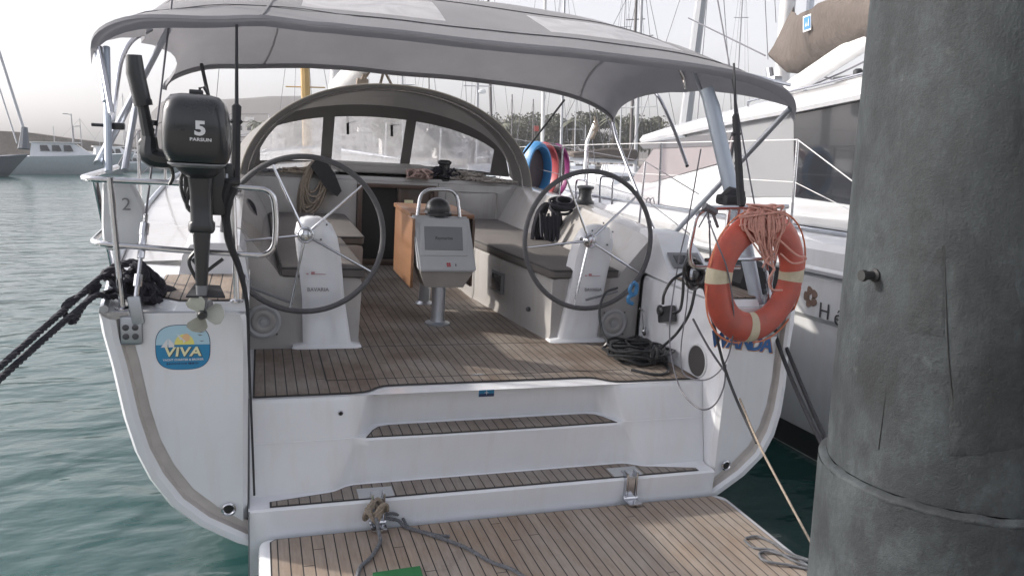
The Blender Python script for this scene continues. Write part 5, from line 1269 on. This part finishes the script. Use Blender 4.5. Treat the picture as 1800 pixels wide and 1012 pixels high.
fd=m.build('fender','fender',None,V(CX-.16,3.55,.3),WORLD); tag(fd,'pale cylindrical fender hanging on the catamaran hull just left of the pile','fender')

# ================================================================== THE PILE IN FRONT
ang=R_(30.4); 
def groundray(px): 
    r=ray_(px,400,Rw,Fw,Uw); return V(r.x,r.y,0).normalized()
dl=groundray(1472)     # grazes the left edge
side=V(dl.y,-dl.x,0)
pc=V(CAMW.x,CAMW.y,0)+dl*2.02+side*.300
pile=thing('mooring_pile','thick dark grey weathered pile standing in the right foreground, with a raised seam','pile',(pc.x,pc.y,-5),WORLD)
def pilep(z,a,r): return V(pc.x+math.cos(a)*r+(z-1.6)*.010*side.x, pc.y+math.sin(a)*r+(z-1.6)*.010*side.y, z)
m=MB(); rows=[]
NZ=150
for i in range(NZ+1):
    z=1.56+(6.0-1.56)*i/NZ
    rows.append([pilep(z,2*PI*k/96,.283+.004*noise.noise(V(math.cos(2*PI*k/96)*1.2,math.sin(2*PI*k/96)*1.2,z*1.1))+.0025*noise.noise(V(math.cos(2*PI*k/96)*5,math.sin(2*PI*k/96)*5,z*3))) for k in range(96)])
m.loft(rows,closed=True,capb=True); m.build('upper_sleeve','pile',pile,angle=60)
m=MB(); rows=[]
for i in range(91):
    z=-5+(1.545+5)*i/90
    rows.append([pilep(z,2*PI*k/96,.300+.004*noise.noise(V(math.cos(2*PI*k/96)*1.4,math.sin(2*PI*k/96)*1.4,z*1.3+9))) for k in range(96)])
m.loft(rows,closed=True); m.build('lower_sleeve','pile',pile,angle=60)
m=MB(); rows=[]
for (z,r) in ((1.543,.2985),(1.548,.3005),(1.552,.2985),(1.556,.292),(1.559,.282)):
    rows.append([pilep(z+.007*noise.noise(V(math.cos(2*PI*k/96)*7,math.sin(2*PI*k/96)*6,2)),2*PI*k/96,r+.0015*noise.noise(V(k*.7,z*60,0))) for k in range(96)])
m.loft(rows,closed=True); m.build('sleeve_seam','pile',pile,angle=60)
# wrapped sheets lapped round the pile
PATCH=[]
# bolt stub and vertical lap seams on the sleeve
def onpile(px,py,r=.283):
    o=CAMW; d=ray_(px,py,Rw,Fw,Uw); 
    for _ in range(6):
        z=(o+d*(1.75)).z; cxx=pc.x+(z-1.6)*.010*side.x; cyy=pc.y+(z-1.6)*.010*side.y
        ox,oy=o.x-cxx,o.y-cyy; A=d.x**2+d.y**2; B=2*(ox*d.x+oy*d.y); C=ox*ox+oy*oy-r*r; disc_=B*B-4*A*C
        if disc_<0: disc_=0
        t=(-B-math.sqrt(disc_))/(2*A); 
    p=o+d*t; n=V(p.x-cxx,p.y-cyy,0).normalized(); return p,n
def wrap(px0,px1,py0,py1,name,mat,off,seed,nx=14,ny=22):
    m=MB(); rows=[]; rn=random.Random(seed)
    for j in range(ny+1):
        row=[]
        for i in range(nx+1):
            x=px0+(px1-px0)*i/nx; y=py0+(py1-py0)*j/ny
            if i in(0,nx): x+=3*noise.noise(V(y*.013,seed,0))
            if j in(0,ny): y+=5*noise.noise(V(x*.02,seed,3))
            p,n=onpile(x,y); e=off if 0<i<nx and 0<j<ny else -.001
            row.append(p+n*(e+.0008*noise.noise(V(x*.05,y*.03,seed))))
        rows.append(row)
    m.loft(rows); return m.build(name,mat,pile,angle=60)
wrap(1668,1812,452,800,'lapped_sheet','pile2',.0016,2)
wrap(1594,1664,335,598,'lapped_sheet','pile2',.0013,5)
wrap(1640,1800,-10,300,'lapped_sheet','pile',.0013,9)
p,n=onpile(1540,484)
m=MB(); m.lathe([(.016,-.01),(.015,.006),(.010,.010),(.0095,.03),(.013,.031),(.012,.04)],p,n+V(-.8,0,.05),10); m.build('bolt_stub','dark',pile)
m=MB(); rows=[]
for i in range(30):
    t=i/29; x=1534+5*math.sin(t*9); p,n=onpile(1549+2*math.sin(t*14)-6*t,492+20*t); w=.020*(1-t*.75)
    s_=n.cross(V(0,0,1)); rows.append([p+n*.0012-s_*w,p+n*.002,p+n*.0012+s_*w])
m.loft(rows); m.build('rust_stain','dark',pile)
for pts,r in (([(1660,430),(1664,560),(1669,650),(1678,725)],.0012),([(1545,360),(1552,540),(1560,600),(1558,680),(1544,790)],.0008),([(1540,188),(1565,190),(1590,202)],.0008),([(1530,360),(1600,332),(1680,334),(1700,325)],.0007),([(1522,398),(1545,420),(1552,432)],.0007)):
    m=MB(); m.tube([onpile(*q)[0]+onpile(*q)[1]*.0006 for q in pts],r,6,smooth=6); m.build('surface_crack','dark',pile)

# ================================================================== BACKGROUND BOATS
def hullmesh(L,B,fb,sheer=.35,tr=.8,n=12):
    m=MB(); rows=[]
    for i in range(n+1):
        t=i/n; y=-L/2+L*t
        b=B/2*(tr+(1-tr)*math.sin(min(1,t*1.8)*PI/2)) if t<.55 else B/2*max(.02,(1-((t-.55)/.45)**2.2))
        z=fb*(1+sheer*t*t)
        rows.append([V(-b,y,z),V(-b*.96,y,z*.4),V(-b*.75,y,0),V(-b*.3,y,-.35*min(1,3*(1-t)+.1)),V(b*.3,y,-.35*min(1,3*(1-t)+.1)),V(b*.75,y,0),V(b*.96,y,z*.4),V(b,y,z)])
    for i,rw in enumerate(rows):
        t=i/n
        for p in rw: p.y-=(1-max(0,min(1,p.z/(fb*(1+sheer)))))*L*.11*t**5
    m.loft(rows,capa=True,capb=True)
    m.loft([[r[0]+V(.02,0,-.04),V(0,r[0].y,r[0].z+.06),r[-1]+V(-.02,0,-.04)] for r in rows]); return m
def place(m,loc,head):
    q=Matrix.Rotation(head,3,'Z'); m.v=[q@v+loc for v in m.v]; return m
def sailboat(label,loc,head,L=11,H=14,mat='gel',mastmat='mast',lean=0,boomcov=True,radar=False,group=None,mr=.09,foot=None):
    loc=Vector(loc); t=thing('moored_sailboat',label,'sailing boat',loc,WORLD,group)
    def B(m,name,mt,par=None): return place(m,loc,head).build(name,mt,par or t)
    B(hullmesh(L,L*.3,1.15),'hull',mat)
    m=MB(); rows=[]
    for (y,w,h) in ((-.18*L,.24,.0),(-.16*L,.23,.55),(.0,.2,.55),(.14*L,.13,.35),(.22*L,.06,.05)): rows.append([V(-w*L*.4,y,1.15),V(-w*L*.36,y,1.2+h),V(w*L*.36,y,1.2+h),V(w*L*.4,y,1.15)])
    m.loft(rows,capa=True,capb=True); c=B(m,'cabin','gel')
    m=MB()
    for s in (-1,1):
        for y in (-.10,-.02,.06): m.box((s*.085*L,y*L,1.55),(.06,.06*L,.18),.02)
    B(m,'cabin_window','glassdark',c)
    m=MB(); m.tube([V(0,.1*L,1.2),V(lean*H,.1*L,H)],[mr,mr*.75],8); ms=B(m,'mast',mastmat)
    m=MB()
    for h in (.45,.72): m.tube([V(-.09*L*(1.3-h),.1*L,H*h),V(.09*L*(1.3-h),.1*L,H*h)],.03,5)
    B(m,'spreader',mastmat,ms)
    m=MB(); m.tube([V(0,.1*L,2.1),V(0,-.30*L,2.2)],.07,8); bo=B(m,'boom',mastmat)
    if boomcov: m=MB(); m.tube([V(0,.08*L,2.35),V(0,-.1*L,2.4),V(0,-.28*L,2.3)],[.24,.17,.09],8); B(m,'sail_cover','cover' if random.random()<.5 else 'navyhull',bo)
    m=MB()
    for p in ((0,.49*L),(0,-.49*L),(-.14*L,.08*L),(.14*L,.08*L)): m.tube([V(p[0],p[1],1.3),V(lean*H,.1*L,H*.98)],.011,4)
    B(m,'rigging','wire')
    if radar: m=MB(); m.lathe([(.2,0),(.25,.05),(.25,.18),(.15,.25)],V(.25,.1*L,H*.42),(0,0,1),12); B(m,'radar_dome','white',ms)
    return t
def at(px,D): 
    p=wpD(px,hl(px),D); return V(p.x,p.y,0)
BG='sailing boats moored behind our yacht'
spec=[ # px of mast, distance, top px y -> height
 (541,34,-80,'yellowmast','moored boat whose thick ochre mast rises behind the port side of the sprayhood',11,.22),
 (709,48,-60,'mast','moored boat with a slim grey mast above the middle of the sprayhood',10,.07),
 (755,60,60,'darkmast','far boat with a thin dark mast right of the sprayhood crown',9,.06),
 (839,46,-60,'mast','moored boat with a grey mast carrying a long crosstree above the sprayhood shoulder',11,.09),
 (866,52,-90,'darkmast','moored boat with a tilted dark mast just right of the crosstree mast',11,.10),
 (899,80,172,'darkmast','small far boat with a short dark mast right of the sprayhood',8,.08),
 (936,75,180,'darkmast','small far boat flying a tiny red flag from a short mast',8,.07),
 (953,40,-120,'mastwhite','moored boat with a bright white mast and crosstrees above the coloured inflatables',11,.10),
 (986,44,-40,'mast','moored boat with paired grey masts right of the bright white mast',10,.09),
 (1028,78,222,'mast','far small boat with a low mast over the palms',8,.06),
 (1089,55,-40,'mast','moored boat with a pale thin mast over the catamaran foredeck',10,.06),
 (1108,47,-60,'darkmast','moored boat with a dark straight mast left of the catamaran cabin',11,.11),
 (1192,24,-160,'mast','moored boat whose very thick leaning grey mast rises left of the catamaran mast',13,.20),
 (1288,58,-60,'mast','far moored boat with a thin mast above the catamaran roof',10,.07),
 (640,64,30,'mast','far boat with a faint mast behind the boom end',9,.06),
 (1010,66,120,'mast','far boat with a faint grey mast behind the canopy strap',9,.06)]
bgboats=[]
for i,(px,D,ty,mm,lab,L,mr) in enumerate(spec):
    base=at(px,D); H=CAMW.z+(hl(px)-ty)*D/FPX*1.03; H=min(H,24)
    head=R_(-18+random.uniform(-25,25)); lean=0
    if px==1192: lean=.0
    q=Matrix.Rotation(head,3,'Z'); loc=base-q@V(0,.1*L,0)
    if px==1192:
        loc=base-q@V(0,.1*L,0); 
    t=sailboat(lab,loc,head,L,H,'gel' if i%3 else 'greyhull',mm,.07 if px==1192 else (-.03 if px==866 else 0),i%2==0,px==839,BG,mr); bgboats.append(t)
# fan-shaped extra rigging seen between the masts
m=MB(); c=at(936,74); m.box(c+V(.35,0,CAMW.z+2.6),(.5,.03,.5)); tag(m.build('flag','redwhite',None,c+V(0,0,4),WORLD),'tiny red flag on the far mast right of the sprayhood','flag')
# furled headsail on the boat nearest the catamaran bow
hp=thing('furled_headsail','white furled sail and rope hanging on a slanted stay right of the inflatables','sail',at(1030,16),WORLD)
m=MB(); m.tube([wpD(1047,215,16),wpD(1032,250,16),wpD(1022,380,16)],[.05,.04,.03],8); m.build('furled_sail','white',hp)
m=MB()
for k in range(6): m.tube([wpD(1045+random.uniform(-4,4),205+k*5,15.9),wpD(1050+random.uniform(-4,4),225,15.9),wpD(1040+random.uniform(-3,3),245,15.9)],.02,5,smooth=3)
m.build('rope_wrap','tanrope',hp)
m=MB()
for x0,y0,x1,y1 in ((1060,190,1130,360),(1035,180,1050,330)): m.tube([wpD(x0,y0,18),wpD(x1,y1,18)],.012,4)
m.build('stay','wire',hp)

# near hulls seen between our starboard rail and the catamaran foredeck
sailboat('white boat with a crowded foredeck just ahead of the right steering wheel',at(1090,27)+V(0,0,0),R_(-60),10,9,'gel','mast',0,True,False,BG,.07)

# dark ketch on the far left
kl=wpZ(20,311,0); k_=thing('dark_ketch','dark-hulled boat at the left edge with two slanted forestays','sailing boat',kl,WORLD)
def KB(m,name,mt,par=None): return place(m,kl,R_(-78)).build(name,mt,par or k_)
kl.x-=6.3
KB(hullmesh(15,4.4,1.25,.5),'hull','navyhull')
m=MB(); m.box((0,-1,1.9),(2.6,6,.8),.2); m.box((0,4,1.8),(1.6,2,.4),.15); KB(m,'deckhouse','greyhull')
m=MB(); m.tube([wpD(-18,40,70)-kl,wpD(43,232,68)-kl],.13,6); m.v=[Matrix.Rotation(R_(78),3,'Z')@v for v in m.v]; KB(m,'forestay','mast')
m=MB(); m.tube([wpD(-22,90,70)-kl,wpD(30,252,68)-kl],.07,6); m.v=[Matrix.Rotation(R_(78),3,'Z')@v for v in m.v]; KB(m,'forestay','mast')
m=MB(); a=wpD(43,224,68)-kl; b=wpD(42,262,68)-kl; m.tube([a,a.lerp(b,.4),b],[.26,.34,.50],8); m.v=[Matrix.Rotation(R_(78),3,'Z')@v for v in m.v]; KB(m,'furled_staysail','navyhull')
m=MB(); m.tube([V(0,-2,2.4),V(0,-2,19)],.12,8); KB(m,'mast','mast')
# motor yachts and small boats
def motorboat(label,loc,head,L,fb=1.3,cab=1.2,hull='gel',fly=False,group=None,windows=True):
    loc=Vector(loc); t=thing('motor_boat',label,'motor boat',loc,WORLD,group)
    def B(m,name,mt,par=None): return place(m,loc,head).build(name,mt,par or t)
    B(hullmesh(L,L*.3,fb,.25,.92),'hull',hull)
    m=MB(); w=L*.11
    m.hexa([V(-w,-.28*L,fb),V(w,-.28*L,fb),V(w*.8,.2*L,fb+.1),V(-w*.8,.2*L,fb+.1),V(-w*.85,-.26*L,fb+cab),V(w*.85,-.26*L,fb+cab),V(w*.7,.04*L,fb+cab),V(-w*.7,.04*L,fb+cab)]); c=B(m,'cabin','gel')
    m=MB(); m.box((0,-.1*L,fb+cab+.05),(w*1.9,.38*L,.08),.03); B(m,'roof','white',c)
    if windows:
        m=MB()
        for s in (-1,1):
            for k in range(3): y=-.2*L+k*.085*L; m.hexa([V(s*w*.93-.05,y,fb+cab*.42),V(s*w*.93+.05,y,fb+cab*.42),V(s*w*.93+.05,y+.07*L,fb+cab*.42),V(s*w*.93-.05,y+.07*L,fb+cab*.42),V(s*w*.88-.05,y,fb+cab*.85),V(s*w*.88+.05,y,fb+cab*.85),V(s*w*.86+.05,y+.05*L,fb+cab*.85),V(s*w*.86-.05,y+.05*L,fb+cab*.85)])
        m.hexa([V(-w*.7,.13*L,fb+cab*.4),V(w*.7,.13*L,fb+cab*.4),V(w*.7,.14*L,fb+cab*.4),V(-w*.7,.14*L,fb+cab*.4),V(-w*.65,.05*L,fb+cab*.95),V(w*.65,.05*L,fb+cab*.95),V(w*.65,.06*L,fb+cab*.95),V(-w*.65,.06*L,fb+cab*.95)])
        B(m,'window','glassdark',c)
    m=MB(); m.tube([V(0,-.1*L,fb+cab),V(0,-.1*L,fb+cab+1.6)],.03,5); B(m,'aerial','mast',c)
    return t
MG='motor boats along the breakwater'
motorboat('large white motor yacht with raked windscreen beside the dark-hulled boat on the left',wpZ(112,307,0)+V(0,3,0),R_(-82),11.5,1.65,1.3,'greyhull',group=MG)
motorboat('white motor boat with red and white foredeck gear behind the stern rail corner',wpZ(185,303,0)+V(0,8,0),R_(-70),8.5,1.4,1.3,'gel',group=MG)
motorboat('small white open boat moored between the stern rail and the outboard',wpZ(232,303,0)+V(0,3,0),R_(-86),6.5,.9,.7,'greyhull',group=MG)
motorboat('grey blue launch moored just left of the outboard tiller',wpZ(262,302,0)+V(0,2,0),R_(-95),7.5,1.0,.9,'greyhull',group=MG)
motorboat('low white motor boat half hidden behind the outboard motor',wpZ(300,302,0)+V(0,2,0),R_(-85),7,1.1,.9,'gel',group=MG)
motorboat('white cruiser on the far quay left of the sprayhood',wpZ(420,302,0)+V(0,0,0),R_(-80),9,1.3,1.2,'gel',group=MG)
motorboat('small white day boat farther out between the two street lamps',wpZ(150,299,0)+V(0,14,0),R_(-100),7,1.1,1.0,'gel',group=MG)
motorboat('white cabin boat with dark windows right of the street lamps',wpZ(205,299,0)+V(0,10,0),R_(80),8,1.2,1.2,'gel',group=MG)
sailboat('pale sailing boat with a faint mast behind the stern rail tubes',wpZ(172,299,0)+V(0,16,0),R_(-85),9,10,'gel','mast',0,True,False,'sailing boats by the breakwater',.06)
sailboat('distant sailing boat with a thin mast just right of the slanted forestays',wpZ(88,299,0)+V(0,14,0),R_(-80),8,6.5,'gel','mast',0,True,False,'sailing boats by the breakwater',.05)
# blue-covered boats seen through the sprayhood windows
for (px,D,lab) in ((505,17,'dinghy with a dark blue cover seen through the left sprayhood window'),(645,17,'dinghy with a dark blue cover seen through the middle sprayhood window')):
    c=at(px,D); t=thing('covered_boat',lab,'covered boat',c,WORLD,'covered boats ahead of our yacht'); m=place(hullmesh(4.5,1.7,1.1),c,R_(10)); m.build('hull','gel',t)
    m=MB(); m.sphere(c+V(0,0,1.25),.85,16,(1.0,1.9,.75)); m.build('cover','navyhull',t)
# lamp posts on the breakwater
for (px,D,yt,s,lab) in ((130,96,201,-1,'taller street lamp on the breakwater with its arm to the left'),(131.5,118,222,1,'lower street lamp behind with its arm to the right'),(219,120,233,1,'short street lamp seen beside the stern rail tubes')):
    b=wpD(px,262,D); b.z=1; T=wpD(px,yt,D); t=thing('street_lamp',lab,'street lamp',b,WORLD,'street lamps on the breakwater')
    m=MB(); m.tube([b,V(b.x,b.y,T.z)],[.12,.07],6); m.build('post','mast',t)
    m=MB(); m.tube([V(b.x,b.y,T.z-.1),V(b.x+s*.45*D/96,b.y,T.z-.02)],.05,5); m.box(V(b.x+s*.65,b.y,T.z),(.55,.25,.12),.04); m.build('lamp_head','mast',t)
# houses on the slope
rnd=random.Random(21); HG='whitewashed houses on the hillside'
hs=[(422,214,225,16),(446,222,228,14),(410,240,200,15),(470,232,230,18),(505,228,220,15),(540,236,210,16),(575,226,240,16),(620,232,230,20),(660,228,245,16),(700,240,210,18),(745,234,240,18),(790,242,220,16),(840,240,240,18),(905,246,230,14),(930,252,215,13),(885,228,260,13)]
hl_lab=['tall white house block left of the sprayhood','low white house next to the block left of the sprayhood','small white house just above the boats left of the sprayhood','white house seen at the left edge of the left sprayhood window','white house low in the left sprayhood window','wide white house behind the ochre mast','white house at the right edge of the left sprayhood window','broad white house at the left of the middle sprayhood window','white house in the centre of the middle sprayhood window','low white house at the right of the middle sprayhood window','white house at the left edge of the right sprayhood window','white house in the centre of the right sprayhood window','white house at the right end of the right sprayhood window','small white house right of the sprayhood','low shed beside the small house right of the sprayhood','white house highest on the slope right of the sprayhood']
for i,(px,py,D,w) in enumerate(hs):
    p=wpD(px,py,D); top=max(3.5,p.z); w_=w*.55; d_=6
    t=thing('house',hl_lab[i],'house',V(p.x,p.y,.5),WORLD,HG)
    m=MB(); m.box((p.x,p.y,top/2),(w_,d_,top)); m.box((p.x+w_*.3,p.y+1,top+.7),(w_*.3,d_*.5,1.4)); m.build('wall','house',t)
    m=MB()
    for r in range(max(1,int((top-1)/3))):
        for k in range(3): m.box((p.x+(k-1)*w_*.28,p.y-d_/2-.03,top-1.9-r*2.9),(1.1,.1,1.3))
    m.build('window','houseglass',t)
    m=MB(); m.box((p.x,p.y-d_/2-.05,top-.15),(w_+.3,.25,.3)); m.build('parapet','terracotta' if i%4==1 else 'stone',t)
# palms and bushy trees on the shore
def leafball(m,c,r,n,rn,sc=(1,1,.75),s=.35):
    for _ in range(n):
        d=V(rn.gauss(0,1),rn.gauss(0,1),rn.gauss(0,1)).normalized()*(r*rn.random()**.4); p=c+V(d.x*sc[0],d.y*sc[1],d.z*sc[2])
        u=V(rn.gauss(0,1),rn.gauss(0,1),rn.gauss(0,1)).normalized()*s*rn.uniform(.5,1.3); v=u.cross(V(rn.random(),rn.random(),rn.random())).normalized()*s*rn.uniform(.4,.9)
        m.add([p-u,p-v,p+u,p+v],[(0,1,2,3)])
def tree(px,D,h,palm,label,rn):
    b=at(px,D); b.z=1.0; t=thing('palm_tree' if palm else 'shore_tree',label,'palm' if palm else 'tree',b,WORLD,'palms on the far shore' if palm else 'trees along the far shore')
    if palm:
        m=MB(); m.tube([b,b+V(.2,0,h*.5),b+V(.1,0,h)],[.28,.2,.17],7,smooth=3); m.build('trunk','bark',t)
        m=MB(); c=b+V(.1,0,h)
        for k in range(22):
            a=k*2.4; el=rn.uniform(-.1,1.0); L_=rn.uniform(1.9,2.6); d=V(math.cos(a),math.sin(a),0); pr=None; s_=V(-d.y,d.x,0)
            rows=[]
            for j in range(6):
                tt=j/5; q=c+d*(L_*tt*math.cos(el*.6))+V(0,0,L_*(tt*math.sin(el)-tt*tt*.75)); w=.28*math.sin(PI*(tt*.9+.08)); rows.append([q-s_*w+V(0,0,-w*.5),q,q+s_*w+V(0,0,-w*.5)])
            m.loft(rows)
        m.build('crown','leaf',t)
    else:
        m=MB(); m.tube([b,b+V(.2,0,h*.45),b+V(-.1,0,h*.8)],[.25,.16,.06],6); 
        for k in range(4): a=k*1.7; m.tube([b+V(0,0,h*.35),b+V(math.cos(a)*h*.25,math.sin(a)*h*.25,h*.7)],[.1,.04],5)
        m.build('trunk','bark',t)
        m=MB()
        for k in range(9):
            a=rn.random()*6.28; rr_=h*.32*rn.random(); leafball(m,b+V(math.cos(a)*rr_,math.sin(a)*rr_,h*rn.uniform(.3,.88)),h*rn.uniform(.15,.26),260,rn,(1.15,1.15,.85),.22)
        m.build('crown','leaf' if rn.random()<.5 else 'leafd',t)
TL=[(858,125,8,0,'bushy tree nearest the right shoulder of the sprayhood'),(884,118,6,1,'palm just right of the sprayhood'),(905,120,7,0,'dark tree behind the left of the coloured inflatables'),(932,124,9,0,'tall bushy tree behind the bright white mast'),(960,118,8,0,'bushy tree behind the coloured inflatables'),(985,122,7,0,'rounded tree right of the coloured inflatables'),(1005,116,6.5,1,'palm left of the furled white sail'),(1028,120,8,0,'bushy tree behind the furled white sail'),(1052,122,8.5,0,'broad tree between the furled sail and the right canopy legs'),(1075,117,7,1,'palm between the right canopy legs'),(1095,120,8,0,'bushy tree left of the catamaran front window'),(1120,118,7,0,'tree half hidden by the front of the catamaran roof'),(1140,122,8,0,'tree just above the catamaran foredeck'),(830,122,7,1,'palm seen through the right sprayhood window'),(770,124,7,0,'tree seen through the left part of the right sprayhood window'),(690,122,7,0,'tree seen through the middle sprayhood window'),(520,124,7,0,'tree seen through the left sprayhood window'),(455,126,6,1,'palm at the left edge of the sprayhood')]
for i,(px,D,h,pm,lab) in enumerate(TL): tree(px,D,h,pm,lab,random.Random(100+i))

# ------------------------------------------------------------------ sea haze
m=MB(); m.box((0,300,60),(1600,900,140)); hz=m.build('haze','dark',None,None,WORLD); hz['kind']='stuff'
hz.data.materials.clear(); hm=bpy.data.materials.new('sea_haze'); hm.use_nodes=True; nt=hm.node_tree; nt.nodes.remove(nt.nodes['Principled BSDF'])
pvn=nt.nodes.new('ShaderNodeVolumePrincipled'); pvn.inputs['Color'].default_value=(.87,.88,.91,1); pvn.inputs['Density'].default_value=.0006; pvn.inputs['Anisotropy'].default_value=-.15
nt.links.new(pvn.outputs[0],nt.nodes['Material Output'].inputs['Volume']); hz.data.materials.append(hm); hz.display_type='WIRE'
